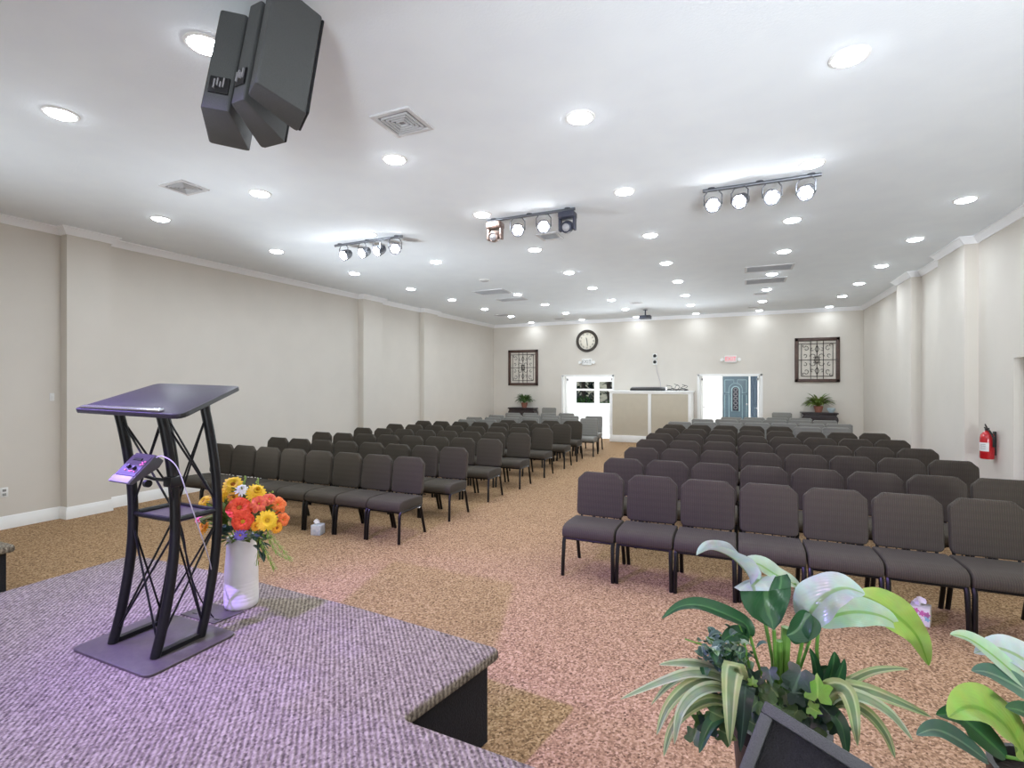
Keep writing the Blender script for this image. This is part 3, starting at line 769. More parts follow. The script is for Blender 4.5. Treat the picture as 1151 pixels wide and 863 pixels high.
# ------------------------------------------------------------------ vase and flowers
vx, vy = -2.655, 2.075
vz = SZ
prof = [(0, .0), (.078, .0), (.088, .008), (.091, .03)]
for k in range(6):
    z = .045 + k * .021; prof += [(.0915 - .0004 * k, z), (.0910 - .0004 * k, z + .002), (.0915 - .0004 * k, z + .004)]
prof += [(.089, .2), (.084, .28), (.079, .35), (.076, .39), (.077, .403), (.071, .403), (.070, .38), (.08, .2), (.08, .03), (0, .02)]
mb = MB(); mb.lathe(prof, (vx, vy, vz), 40)
tag(mb.build('flower_vase', M['porcelain'], None, (vx, vy, vz), angle=60), 'tall white ceramic vase with ribbed base on the stage edge', 'vase')
VT = Vector((vx, vy, vz + .395))
CAMV = Vector((0, 0, EYE))
def flower(px, py, d, rad, kind, pm, cm, label, tilt=(0, 0), rings=2, n=16):
    c = at(px, py, d)
    nz = ((CAMV - c).normalized() * .75 + (c - Vector((vx, vy, vz + .42))).normalized() * .55).normalized()
    nz = (nz + Vector((tilt[0], 0, tilt[1]))).normalized()
    ux = nz.cross(Vector((0, 0, 1))).normalized(); uy = nz.cross(ux)
    t = thing('flower', label, 'flower', c, 'flowers in the white vase')
    mb = MB()
    for k in range(rings):
        m = n if kind != 'lily' else 6
        for q in range(m):
            a = 2 * PI * (q + .5 * k) / m + random.uniform(-.08, .08)
            dr = ux * math.cos(a) + uy * math.sin(a); rr_ = rad * (1 - .22 * k) * random.uniform(.92, 1.05)
            lift = (.10 + .28 * k) * rad
            pw = {'daisy': .30, 'mum': .26, 'poppy': .95, 'lily': .62}[kind] * rad
            if kind == 'mum': lift = (.05 + .32 * k) * rad
            p0 = c + dr * rad * .1
            droop = -.12 * rad if kind != 'lily' else -.3 * rad
            mb.blade([p0 + nz * .02 * rad, c + dr * rr_ * .55 + nz * lift, c + dr * rr_ + nz * (lift * .8 + droop * (1 - .5 * k))], pw, up=nz, fold=.08, nl=5, nw=4, shape='petal', wave=.08)
    mb.build('petals', pm, t)
    mb = MB()
    rc = rad * {'daisy': .26, 'mum': .18, 'poppy': .22, 'lily': .10}[kind]
    mb.lathe([(0, rc * .55), (rc * .6, rc * .48), (rc, rc * .1), (rc * .7, -.2 * rc), (0, -.2 * rc)], seg=12, M4=frame_m(c + nz * rad * .12, ux, uy, nz)); mb.build('flower_centre', cm, t)
    mb = MB(); mid = c * .5 + VT * .5 + Vector((0, 0, .02))
    mb.tube([c - nz * rad * .05, mid, VT + (c - VT) * .12 + Vector((0, 0, -.05))], .0035, 6); mb.build('stem', M['stem'], t)
D0 = 2.93
flower(262, 545, D0, .058, 'daisy', M['yellow'], M['pollen'], 'yellow daisy at the very top of the bouquet')
flower(250, 557, D0 - .02, .050, 'mum', M['yellow'], M['pollenyellow'], 'yellow mum at the upper left of the bouquet', (-.3, 0), 3, 14)
flower(263, 559, D0 - .08, .036, 'daisy', M['gold'], M['pollen'], 'small golden daisy just above the red gerbera')
flower(272, 551, D0 - .06, .040, 'mum', M['whitepetal'], M['pollenyellow'], 'only white bloom of the bouquet', (0, .2), 3, 12)
flower(288, 554, D0 - .04, .058, 'mum', M['yellow'], M['pollenyellow'], 'large full yellow mum right of the white bloom', (.1, .1), 4, 18)
flower(269, 571, D0 - .12, .066, 'poppy', M['redorange'], M['pollen'], 'biggest red gerbera facing out of the bouquet', (0, .2), 2, 9)
flower(273, 586, D0 - .16, .056, 'poppy', M['redorange'], M['pollenyellow'], 'red orange gerbera hanging over the vase rim', (0, -.1), 2, 9)
flower(291, 566, D0 - .08, .052, 'lily', M['coral'], M['pollenyellow'], 'coral lily below the full yellow mum', (.1, 0), 2)
flower(303, 561, D0 - .03, .042, 'lily', M['coral'], M['pollenyellow'], 'small coral lily between the two orange lilies', (.2, .2), 2)
flower(312, 567, D0, .056, 'lily', M['orange'], M['pollenyellow'], 'orange lily at the upper right of the bouquet', (.4, .1), 2)
flower(300, 585, D0 - .13, .058, 'daisy', M['yellow'], M['pollenyellow'], 'yellow gerbera at the lower right of the bouquet', (.1, 0), 2, 20)
flower(318, 584, D0 - .03, .044, 'lily', M['orange'], M['pollenyellow'], 'orange lily farthest right in the bouquet', (.4, -.1), 2)
flower(311, 593, D0 - .08, .034, 'daisy', M['gold'], M['pollen'], 'small golden daisy lowest at the right of the bouquet', (.2, -.2))
flower(288, 591, D0 - .14, .030, 'daisy', M['gold'], M['pollen'], 'small golden daisy between the red and yellow gerberas', (0, -.2))
flower(230, 564, D0 + .03, .044, 'daisy', M['yellow'], M['pollen'], 'yellow daisy showing left of the lectern rear leg', (-.4, 0))
flower(230, 592, D0 + .02, .046, 'daisy', M['gold'], M['pollen'], 'golden daisy low at the left behind the lectern leg', (-.4, -.1))
flower(223, 584, D0 + .05, .028, 'lily', M['pinkpetal'], M['pollenyellow'], 'pink bloom farthest left in the bouquet', (-.5, 0))
flower(245, 567, D0 - .02, .022, 'lily', M['pinkpetal'], M['pollenyellow'], 'tiny pink bud beside the lectern leg', (-.3, 0))
flower(270, 601, D0 - .18, .036, 'mum', M['purplepetal'], M['pollenyellow'], 'violet flower tucked at the vase mouth', (0, -.4), 2, 12)
# greenery
g = thing('bouquet_greenery', 'green leaves and drooping sprigs filling the vase bouquet', 'foliage', VT)
mb = MB()
def spray(mb, px, py, d, n, ln, wd, sp=.05):
    for _ in range(n):
        c = at(px, py, d) + Vector((random.uniform(-sp, sp), random.uniform(-sp, sp), random.uniform(-sp, sp)))
        o = (c - (VT + Vector((0, 0, .05)))).normalized() * .8 + Vector((random.uniform(-.6, .6), random.uniform(-.6, .6), random.uniform(-.5, .5)))
        o = o.normalized() * ln * random.uniform(.7, 1.2)
        mb.blade([c - o * .5, c, c + o * .5 + Vector((0, 0, -ln * .1))], wd, nl=6, nw=4, fold=.2)
for q in ((240, 575, 7), (246, 585, 8), (256, 600, 6), (282, 600, 7), (249, 578, 12), (243, 590, 8), (262, 568, 8), (278, 562, 8), (283, 578, 10), (296, 575, 8), (306, 578, 6), (258, 590, 8), (290, 598, 6), (268, 556, 6)):
    spray(mb, q[0], q[1], D0 - .03, q[2], .075, .034)
mb.build('leaf_mass', M['olive'], g)
mb = MB()
for q in ((252, 595, 6), (290, 602, 5), (246, 601, 3)): spray(mb, q[0], q[1], D0 - .1, q[2], .08, .045, .03)
mb.build('blue_leaves', M['teal'], g)
mb = MB(); spray(mb, 292, 612, D0 - .08, 5, .09, .022, .03); spray(mb, 294, 622, D0 - .07, 3, .08, .02, .02); mb.build('dark_leaves', M['ivydark'], g)
for pts in (((300, 596), (308, 606), (318, 618), (329, 631)), ((300, 600), (306, 612), (312, 622), (324, 628)), ((292, 606), (298, 618), (304, 630), (309, 640)), ((296, 600), (290, 620), (288, 636))):
    mb = MB(); P = [at(u, v, D0 - .1) for u, v in pts]; mb.tube(P, .0022, 5)
    for k in range(1, len(P)):
        for s in (-1, 1):
            d = (P[k] - P[k - 1]).normalized(); sd = d.cross(CAMV - P[k]).normalized() * s
            for f in (0, .5): mb.blade([P[k - 1].lerp(P[k], f), P[k - 1].lerp(P[k], f) + d * .02 + sd * .008, P[k - 1].lerp(P[k], f) + d * .04 + sd * .01], .008, nl=3, nw=2)
    mb.build('drooping_sprig', M['limeleaf'], g)
for (a, b) in (((287, 566), (291, 538)), ((300, 570), (305, 553)), ((272, 560), (276, 536))):
    mb = MB(); A, B = at(a[0], a[1], D0), at(b[0], b[1], D0); mb.tube([A, B], .002, 5)
    for k in range(9):
        c = A.lerp(B, .45 + .55 * k / 8) + Vector((random.uniform(-.008, .008), random.uniform(-.008, .008), 0))
        mb.lathe([(0, -.007), (.006, -.002), (.005, .005), (0, .008)], tuple(c), 6)
    mb.build('bud_sprig', M['limeleaf'], g)

# ------------------------------------------------------------------ ceiling downlights
LIGHTS = [(1, 0, -4.6, 2.09), (2, 0, -2.88, 2.01), (0, 1, -6.43, 3.92), (1, 1, -4.61, 3.82), (2, 1, -2.81, 3.73), (3, 1, -1.09, 3.71), (4, 1, .62, 3.69), (0, 2, -6.4, 5.6), (1, 2, -4.55, 5.48), (2, 2, -2.78, 5.37), (3, 2, -1.09, 5.33), (4, 2, .61, 5.35), (0, 3, -6.4, 7.31), (1, 3, -4.56, 7.16), (2, 3, -2.79, 7.11), (3, 3, -1.09, 7.05), (4, 3, .6, 7.1), (5, 3, 2.26, 7.08), (0, 4, -6.36, 9.0), (1, 4, -4.52, 8.84), (2, 4, -2.8, 8.83), (3, 4, -1.1, 8.79), (4, 4, .63, 8.74), (5, 4, 2.24, 8.74), (0, 5, -6.28, 10.57), (1, 5, -4.55, 10.54), (2, 5, -2.81, 10.47), (3, 5, -1.09, 10.47), (4, 5, .56, 10.47), (5, 5, 2.23, 10.49), (0, 6, -6.26, 12.25), (1, 6, -4.5, 12.18), (2, 6, -2.8, 12.16), (3, 6, -1.11, 12.21), (4, 6, .55, 12.15), (5, 6, 2.21, 12.17), (0, 7, -6.24, 13.94), (1, 7, -4.51, 13.9), (2, 7, -2.8, 13.82), (3, 7, -1.12, 13.78), (4, 7, .53, 13.85), (5, 7, 2.18, 13.79), (0, 8, -6.24, 15.57), (1, 8, -4.51, 15.55), (2, 8, -2.82, 15.55), (3, 8, -1.12, 15.5), (4, 8, .52, 15.55), (5, 8, 2.17, 15.54)]
def make_downlight(lm, watts=5.0):
    t = thing('ceiling_downlight', '', 'ceiling light'); t['_local'] = 1
    mb = MB(); mb.lathe([(.092, 0), (.112, 0), (.110, -.006), (.096, -.010), (.090, -.008)], seg=32, closed=True); mb.build('trim_ring', M['trim'], t)
    mb = MB(); mb.lathe([(.091, -.004), (.084, -.015), (.06, -.024), (.03, -.028), (0, -.029)], seg=28); mb.build('lens', lm, t, angle=80)
    if watts:
        l = bpy.data.lights.new('downlight_beam', 'AREA'); l.shape = 'DISK'; l.size = .16; l.energy = watts; l.color = (.85, .93, 1); l.spread = R(170)
        lo = bpy.data.objects.new('downlight_beam', l); C.objects.link(lo); lo.parent = t; lo.location = (0, 0, -.034)
    return t
lit = make_downlight(M['lamp']); dim = make_downlight(M['lampdim'], 1.9); off = make_downlight(M['unlit'], 0); first = True; firstdim = True
for i, j, x, y in LIGHTS:
    if (i, j) == (1, 4):
        o = off; lab = 'unlit recessed ceiling light amid the lit ones'
    else:
        if j == 8:
            o = dim if firstdim else copy_tree(dim); firstdim = False
        else:
            o = lit if first else copy_tree(lit); first = False
        if j == 0: lab = ['', 'round recessed light left of the hung speakers, nearest the camera', 'round recessed light glowing against the hung black speakers'][i]
        else: lab = 'round recessed light, %s from the left wall, %s row from the back wall' % (ORD[i], ORD[8 - j])
    o.location = (x, y, CH); o['label'] = lab; o['group'] = 'recessed ceiling lights'

# ------------------------------------------------------------------ ceiling vents
def vent(x0, y0, x1, y1, label, slats=5, name='ceiling_vent', fourway=False):
    cx, cy = (x0 + x1) / 2, (y0 + y1) / 2; w, h = x1 - x0, y1 - y0
    t = thing(name, label, 'vent', (cx, cy, CH), 'ceiling air vents')
    mb = MB(); e = .035; z = CH - .006
    for s in (-1, 1):
        mb.box((cx + s * (w - e) / 2, cy, z), (e, h, .014), bev=.003); mb.box((cx, cy + s * (h - e) / 2, z), (w - 2 * e, e, .014), bev=.003)
    mb.build('frame', M['vent'], t)
    mb = MB(); mb.box((cx, cy, CH - .001), (w - e, h - e, .002)); mb.build('backing', M['ventdark'], t)
    mb = MB()
    if fourway:
        for k in range(1, 5):
            f = 1 - k / 5.2; a, b = (w - 2 * e) / 2 * f, (h - 2 * e) / 2 * f
            for s in (-1, 1):
                mb.box((cx + s * a, cy, CH - .009), (.006, 2 * b, .016), None); mb.box((cx, cy + s * b, CH - .009), (2 * a, .006, .016), None)
    else:
        n = max(4, int((h - 2 * e) / .03))
        for k in range(n):
            yy = cy - (h - 2 * e) / 2 + (k + .5) * (h - 2 * e) / n
            mb.box((0, 0, 0), (w - 2 * e, .018, .002), Tm((cx, yy, CH - .008), rx=R(35)))
    mb.build('louvre_set', M['vent'], t)
vent(-2.53, 3.05, -2.18, 3.4, 'square four-way air vent beside the hung speakers', fourway=True)
vent(-5.35, 3.24, -5.0, 3.54, 'square four-way air vent above the left wall end', fourway=True)
vent(-2.50, 6.38, -2.20, 6.7, 'small air vent right behind the middle light bar')
vent(-5.3, 9.77, -4.58, 10.3, 'wide air return at the left, nearer of two')
vent(-5.3, 10.92, -4.61, 11.3, 'wide air return at the left, farther of two')
vent(.1, 9.66, .86, 10.15, 'wide air return at the right, nearer of two')
vent(.11, 10.82, .84, 11.36, 'wide air return at the right, farther of two')
vent(.3, 12.5, .6, 12.75, 'small air vent behind the right hand wide returns')
vent(.22, 14.7, .5, 14.95, 'small air vent nearest the back wall above the right door')
vent(-2.48, 12.7, -2.18, 12.95, 'small air vent in front of the projector')
vent(-6.55, 13.4, -6.15, 13.7, 'small air vent near the far left corner')
vent(-5.25, 14.95, -4.95, 15.2, 'small air vent above the left exit sign')

# ------------------------------------------------------------------ stage light bars
def make_par():
    t = thing('par_light', '', 'stage light'); t['_local'] = 1
    mb = MB()
    rr = .085
    mb.tube([(-rr, 0, 0), (-rr, 0, .1), (-rr * .6, 0, .145), (rr * .6, 0, .145), (rr, 0, .1), (rr, 0, 0)], .007, 6); mb.build('yoke', M['truss'], t)
    T4 = Matrix.Rotation(R(90) + R(28), 4, 'X')        # lens faces -y and down
    mb = MB(); mb.lathe([(0, -.13), (.05, -.13), (.065, -.09), (.076, -.01), (.078, .012), (.07, .012), (.068, -.005), (0, -.012)], seg=24, M4=T4); mb.build('can', M['truss'], t)
    mb = MB()
    for k in range(7):
        a = 2 * PI * k / 6; r = .043 if k < 6 else 0
        mb.lathe([(.02, .002), (.016, .01), (0, .013)], (r * math.cos(a), r * math.sin(a), 0), 12, M4=T4)
    mb.build('lens', M['par'], t, angle=80)
    return t
par = make_par(); firstp = [True]
def place_par(x, y, label, rz=0):
    if firstp[0]: o = par; firstp[0] = False
    else: o = copy_tree(par)
    o.location = (x, y, 3.575); o.rotation_euler = (0, 0, rz); o['label'] = label; o['group'] = 'white stage lights on the ceiling bars'
def bar(x0, x1, y, label):
    t = thing('light_bar', label, 'light bar', ((x0 + x1) / 2, y, 3.73), 'ceiling light bars')
    mb = MB(); mb.tube([(x0, y, 3.73), (x1, y, 3.73)], .017, 10); mb.build('pipe', M['truss'], t)
    for f in (.08, .5, .92):
        x = x0 + (x1 - x0) * f
        mb = MB(); mb.lathe([(0, 0), (.035, 0), (.035, -.008), (.012, -.01), (.012, -.03), (0, -.03)], (x, y, CH), 16); mb.build('ceiling_flange', M['truss'], t)
bar(-5.33, -4.15, 5.68, 'left ceiling light bar carrying four white stage lights')
bar(-2.82, -1.70, 5.58, 'middle ceiling light bar with moving heads at its ends')
bar(-.34, .72, 5.61, 'right ceiling light bar carrying four white stage lights')
PN = ['first', 'second', 'third', 'fourth']
for k, x in enumerate((-5.17, -4.84, -4.58, -4.27)): place_par(x, 5.68, 'white stage light, %s from the left on the left light bar' % PN[k], R(-6 - 6 * k if k != 3 else 35))
for k, x in enumerate((-2.41, -2.08)): place_par(x, 5.58, 'white stage light on the middle bar, beside the %s moving head' % ('bronze' if k == 0 else 'dark'), R(20))
for k, x in enumerate((-.24, .01, .30, .59)): place_par(x, 5.61, 'white stage light, %s from the left on the right light bar' % PN[k], R(2 if k % 2 == 0 else -25))
def moving_head(x, y, m, label):
    t = thing('moving_head', label, 'stage light', (x, y, 3.7))
    mb = MB(); mb.box((x, y, 3.665), (.19, .15, .075), bev=.018, seg=3); mb.build('base', m, t)
    mb = MB()
    for s in (-1, 1): mb.box((x + s * .085, y, 3.565), (.03, .075, .15), bev=.01)
    mb.box((x, y, 3.636), (.2, .075, .02), bev=.004); mb.build('yoke', m, t)
    mb = MB(); mb.lathe([(0, .075), (.05, .07), (.068, .03), (.07, -.03), (.06, -.075), (.05, -.08), (.045, -.06), (0, -.06)], seg=20, M4=Tm((x, y, 3.535), rx=R(-70))); hd = mb.build('head', m, t)
    mb = MB(); mb.lathe([(.045, -.066), (.03, -.076), (0, -.08)], seg=16, M4=Tm((x, y, 3.535), rx=R(-70))); mb.build('head_lens', M['greyplastic'], hd)
moving_head(-2.71, 5.58, M['copper'], 'bronze moving head light at the left end of the middle bar')
moving_head(-1.79, 5.58, M['darkfix'], 'dark moving head light at the right end of the middle bar')

# projector near the back wall
pj = thing('projector', 'small dark projector hung from the ceiling near the back wall', 'projector', (-2.33, 14.2, CH))
mb = MB(); mb.lathe([(0, 0), (.06, 0), (.06, -.012), (.018, -.014), (.018, -.16), (0, -.16)], (-2.33, 14.2, CH), 14); mb.build('ceiling_mount', M['darkfix'], pj)
mb = MB(); mb.box((-2.33, 14.2, 3.545), (.30, .26, .09), bev=.012); pb = mb.build('projector_case', M['darkfix'], pj)
mb = MB(); mb.lathe([(0, .02), (.03, .02), (.032, 0), (0, 0)], seg=16, M4=Tm((-2.25, 14.07, 3.545), rx=PI / 2)); mb.build('lens', M['blackplastic'], pb)

# ------------------------------------------------------------------ hung loudspeakers
TILT = R(11)
def hung_speaker(poly, zb, label, conn, h=.56):
    cx = sum(p[0] for p in poly) / 4; cy = sum(p[1] for p in poly) / 4
    t = thing('hung_loudspeaker', label, 'loudspeaker', (cx, cy, zb), 'speakers hung over the stage')
    X = Matrix.Translation((cx, cy, zb)) @ Matrix.Rotation(-TILT, 4, 'X')
    loc = [(p[0] - cx, p[1] - cy) for p in poly]            # back-left, back-right, front-right, front-left
    mb = MB(); mb.prism(rounded(loc, .018, 3), 0, h, X, bev=.006); mb.build('cabinet', M['speaker'], t)
    bl, br, fr, fl = [Vector((p[0], p[1], 0)) for p in loc]
    u = (fr - fl); n = Vector((-u.y, u.x, 0)).normalized()
    if n.dot(fl) < 0: n = -n
    mb = MB(); c = (fl + fr) / 2 + n * .006
    mb.box((0, 0, 0), (u.length * .94, .014, h * .96), X @ Matrix.Translation((c.x, c.y, h / 2)) @ Matrix.Rotation(math.atan2(u.y, u.x), 4, 'Z'), bev=.004); mb.build('front_grille', M['grille'], t)
    if conn:
        u = br - bl; n = Vector((u.y, -u.x, 0)).normalized()
        if n.dot(bl) < 0: n = -n
        c = (bl + br) / 2 + n * .003
        B4 = X @ Matrix.Translation((c.x, c.y, .13)) @ Matrix.Rotation(math.atan2(u.y, u.x), 4, 'Z')
        mb = MB(); mb.box((0, 0, 0), (u.length * .7, .01, .09), B4, bev=.003); cp = mb.build('connector_plate', M['blackplastic'], t)
        for q in range(4):
            mb = MB(); mb.box((-.02 + .014 * q, -.008, .012 * (q % 2)), (.008, .012, .05 - .01 * (q % 3)), B4, bev=.002); mb.build('cable_plug', M['greyplastic'], cp)
    mb = MB(); mb.tube([tuple(X @ Vector((0, 0, h))), tuple(X @ Vector((0, 0, h)) + Vector((0, .0, max(.02, CH - zb - h - .005))))], .014, 8); mb.build('ceiling_hanger', M['black'], t)
Z0 = 3.08
hung_speaker([(-2.42, 1.66), (-2.31, 1.735), (-2.50, 2.01), (-2.66, 1.88)], Z0, 'leftmost of the three black loudspeakers hung over the stage', True)
hung_speaker([(-2.26, 1.705), (-2.165, 1.70), (-2.24, 2.02), (-2.42, 2.02)], Z0, 'middle one of the three black loudspeakers hung over the stage', True)
hung_speaker([(-2.135, 1.70), (-2.02, 1.645), (-1.955, 1.89), (-2.12, 1.99)], Z0 + .02, 'rightmost and broadest looking of the three hung black loudspeakers', False)

# ------------------------------------------------------------------ back wall furnishings
YW = YB
def wall_art(cx, cz, w, h, label):
    t = thing('ironwork_panel', label, 'wall art', (cx, YW, cz), 'framed ironwork panels on the back wall')
    fw = .09; mb = MB()
    for s in (-1, 1):
        mb.box((cx + s * (w - fw) / 2, YW - .03, cz), (fw, .06, h), bev=.012); mb.box((cx, YW - .03, cz + s * (h - fw) / 2), (w, .06, fw), bev=.012)
    mb.build('frame', M['wood'], t)
    mb = MB(); mb.box((cx, YW - .008, cz), (w - fw, .01, h - fw)); mb.build('backing', M['cream'], t)
    mb = MB(); y = YW - .035; iw, ih = w - 2 * fw, h - 2 * fw
    L = lambda a, b: mb.tube([(cx + a[0], y, cz + a[1]), (cx + b[0], y, cz + b[1])], .0085, 5)
    for x in (-.17, 0, .17): L((x * iw, -ih / 2), (x * iw, ih / 2))
    L((-iw / 2, 0), (iw / 2, 0)); L((-iw / 2, ih * .43), (iw / 2, ih * .43)); L((-iw * .42, -ih * .43), (iw * .42, -ih * .43))
    for s in (-1, 1): L((s * iw * .42, -ih * .43), (s * iw * .42, ih * .43))
    def scroll(x, z, r, d, a0, flip):
        pts = []
        for k in range(15):
            f = k / 14; a = a0 + flip * f * 4.6; rr = r * (1 - .75 * f)
            pts.append((cx + x + rr * math.cos(a), y - .004, cz + z + rr * math.sin(a)))
        mb.tube(pts, .007, 5)
    for sx in (-1, 1):
        for sz in (-1, 1):
            scroll(sx * iw * .30, sz * ih * .30, .075, 1, R(90 * sz), sx * sz); scroll(sx * iw * .33, sz * ih * .12, .06, 1, R(-90 * sz), -sx * sz)
            scroll(sx * iw * .10, sz * ih * .09, .085, 1, R(0 if sx > 0 else 180), sx * sz); scroll(sx * iw * .12, sz * ih * .27, .05, 1, R(90 * sz), -sx * sz)
            scroll(sx * iw * .36, sz * ih * .38, .05, 1, R(0), sx * sz)
            mb.tube([(cx + sx * .0, y - .004, cz + sz * ih * .2), (cx + sx * .05, y - .004, cz + sz * ih * .28), (cx, y - .004, cz + sz * ih * .38)], .008, 5)
    mb.tube([(cx + .05 * math.cos(a), y - .005, cz + .09 * math.sin(a)) for a in (2 * PI * k / 16 for k in range(16))], .012, 5, closed=True)
    mb.build('ironwork', M['iron'], t)
wall_art(-6.66, 2.265, 1.08, 1.2, 'dark framed wrought iron panel left of the clock')
wall_art(1.93, 2.37, 1.05, 1.2, 'dark framed wrought iron panel right of the blue door')
# clock
ck = thing('wall_clock', 'round dark rimmed clock above the left exit sign', 'clock', (-4.44, YW, 3.095))
X = Tm((-4.44, YW, 3.095), rx=PI / 2)
mb = MB(); mb.lathe([(.27, .0), (.355, .0), (.36, .03), (.345, .055), (.30, .06), (.275, .045), (.27, .02)], seg=48, M4=X, closed=True); mb.build('rim', M['clockrim'], ck)
mb = MB(); mb.lathe([(0, .012), (.275, .012), (.275, 0), (0, 0)], seg=48, M4=X); mb.build('face', M['clockface'], ck)
mb = MB()
for k, s in enumerate(('XII', 'I', 'II', 'III', 'IIII', 'V', 'VI', 'VII', 'VIII', 'IX', 'X', 'XI')):
    a = R(90 - 30 * k); text_mesh(mb, s, .075, X @ Matrix.Translation((.215 * math.cos(a), .215 * math.sin(a), .014)) @ Matrix.Rotation(a - PI / 2, 4, 'Z'), .002)
mb.build('numerals', M['black'], ck)
for nm, a, ln in (('hour_hand', R(90 + 14), .13), ('minute_hand', R(-90 + 5), .20)):
    mb = MB(); mb.prism([(-.03, -.009), (ln * .6, -.011), (ln, 0), (ln * .6, .011), (-.03, .009)], .02, .024, X @ Matrix.Rotation(a, 4, 'Z')); mb.build(nm, M['black'], ck)
# exit signs
def exit_sign(cx, cz, lm, pm, label):
    t = thing('exit_sign', label, 'exit sign', (cx, YW, cz), 'exit signs over the doors')
    mb = MB(); mb.box((cx, YW - .03, cz), (.32, .06, .2), bev=.01); mb.build('housing', M['signwhite'], t)
    mb = MB(); mb.box((cx, YW - .0625, cz + .005), (.28, .004, .16)); mb.build('sign_face', pm, t)
    mb = MB(); text_mesh(mb, 'EXIT', .15, Tm((cx, YW - .066, cz + .005), rx=PI / 2), .002); mb.build('lettering', lm, t)
    for s in (-1, 1):
        mb = MB(); mb.tube([(cx + s * .15, YW - .03, cz - .02), (cx + s * .19, YW - .04, cz - .02)], .012, 6)
        mb.lathe([(0, -.04), (.035, -.04), (.05, .0), (.048, .015), (0, .018)], seg=16, M4=Tm((cx + s * .225, YW - .06, cz - .015), rx=R(80), rz=s * R(15))); mb.build('emergency_lamp', M['whiteplastic'], t)
exit_sign(-4.44, 2.42, M['signgrey'], M['signwhite'], 'white exit sign with grey letters under the round clock')
exit_sign(-.21, 2.43, M['signred'], M['signpink'], 'exit sign with pink red letters above the right doorway')
# two small cameras
for k, z in enumerate((2.555, 2.37)):
    t = thing('wall_camera', ['upper of two small black and white devices on back wall', 'lower of two small black and white devices on back wall'][k], 'camera', (-2.32, YW, z), 'devices on the back wall')
    mb = MB(); mb.box((-2.32, YW - .025, z), (.13, .05, .16), bev=.012); mb.build('housing', M['whiteplastic'], t)
    mb = MB(); mb.lathe([(0, .05), (.03, .05), (.045, .03), (.05, 0), (0, 0)], seg=18, M4=Tm((-2.32, YW - .05, z + .015), rx=PI / 2)); mb.build('lens_housing', M['black'], t)
cable('cable', [(-2.28, YW - .012, 2.29), (-2.26, YW - .012, 2.1), (-2.2, YW - .01, 1.9), (-2.16, YW - .012, 1.75), (-2.16, YW - .03, 1.56), (-2.2, YW - .09, 1.549)], .006, M['whitecable'], 'thin white cable running down the wall below the small devices')
# sound booth counter
cx0, cx1, cy0, cy1, cz = -3.53, -1.21, 15.1, 15.86, 1.52
ct = thing('sound_counter', 'tall taupe and white panelled counter against the back wall', 'counter', ((cx0 + cx1) / 2, cy0, 0))
mb = MB(); mb.box(((cx0 + cx1) / 2, (cy0 + cy1) / 2, cz - .02), (cx1 - cx0 + .06, cy1 - cy0 + .05, .045), bev=.006); mb.build('counter_top', M['trim'], ct)
for a, b in ((cx0 + .04, -2.39), (-2.31, cx1 - .04)):
    mb = MB(); mb.box(((a + b) / 2, cy0 + .03, cz / 2), (b - a, .03, cz - .1)); mb.build('front_panel', M['taupe'], ct)
for x in (cx0 + .045, -2.36, cx1 - .045):
    mb = MB(); mb.box((x, cy0 + .02, cz / 2), (.085, .05, cz - .05)); mb.build('post', M['trim'], ct)
mb = MB(); mb.box(((cx0 + cx1) / 2, cy0 + .012, .10), (cx1 - cx0, .045, .2), bev=.004); mb.build('base_rail', M['trim'], ct)
mb = MB(); mb.box(((cx0 + cx1) / 2, cy0 + .018, cz - .065), (cx1 - cx0, .04, .05)); mb.build('top_rail', M['trim'], ct)
for x in (cx0 + .015, cx1 - .015):
    mb = MB(); mb.box((x, (cy0 + cy1) / 2 + .02, cz / 2 - .02), (.03, cy1 - cy0 - .06, cz - .05)); mb.build('side_panel', M['trim'], ct)
t = thing('mixing_console', 'long low black console lying on the counter top', 'console', (-2.42, 15.3, cz))
mb = MB(); mb.prism([(15.16, cz + .0035), (15.5, cz + .0035), (15.5, cz + .11), (15.42, cz + .11), (15.16, cz + .06)], -2.93, -1.93, Matrix(((0, 0, 1, 0), (1, 0, 0, 0), (0, 1, 0, 0), (0, 0, 0, 1))), bev=.005); mb.build('console_case', M['blackplastic'], t)
mb = MB()
for k in range(24): mb.box((-2.90 + k * .04, 15.28, cz + .092), (.014, .022, .014))
mb.build('fader_bank', M['greyplastic'], t)
for k in range(5):
    x = -1.82 + k * .11; P = []
    for q in range(14):
        a = q * .9 + k; P.append((x + .06 * math.cos(a), 15.24 + .07 * math.sin(a * 1.3) + .02 * k, cz + .012 + .006 * q * (1 if k % 2 else .6)))
    P += [(x + .05, 15.3, cz + .13), (x + (.12 if k % 2 else -.1), 15.33, cz + .16 + .02 * (k % 3))]
    cable('cable', P, .008, M['blackplastic'], 'black cable coil on the counter, %s from the console' % ORD[k])
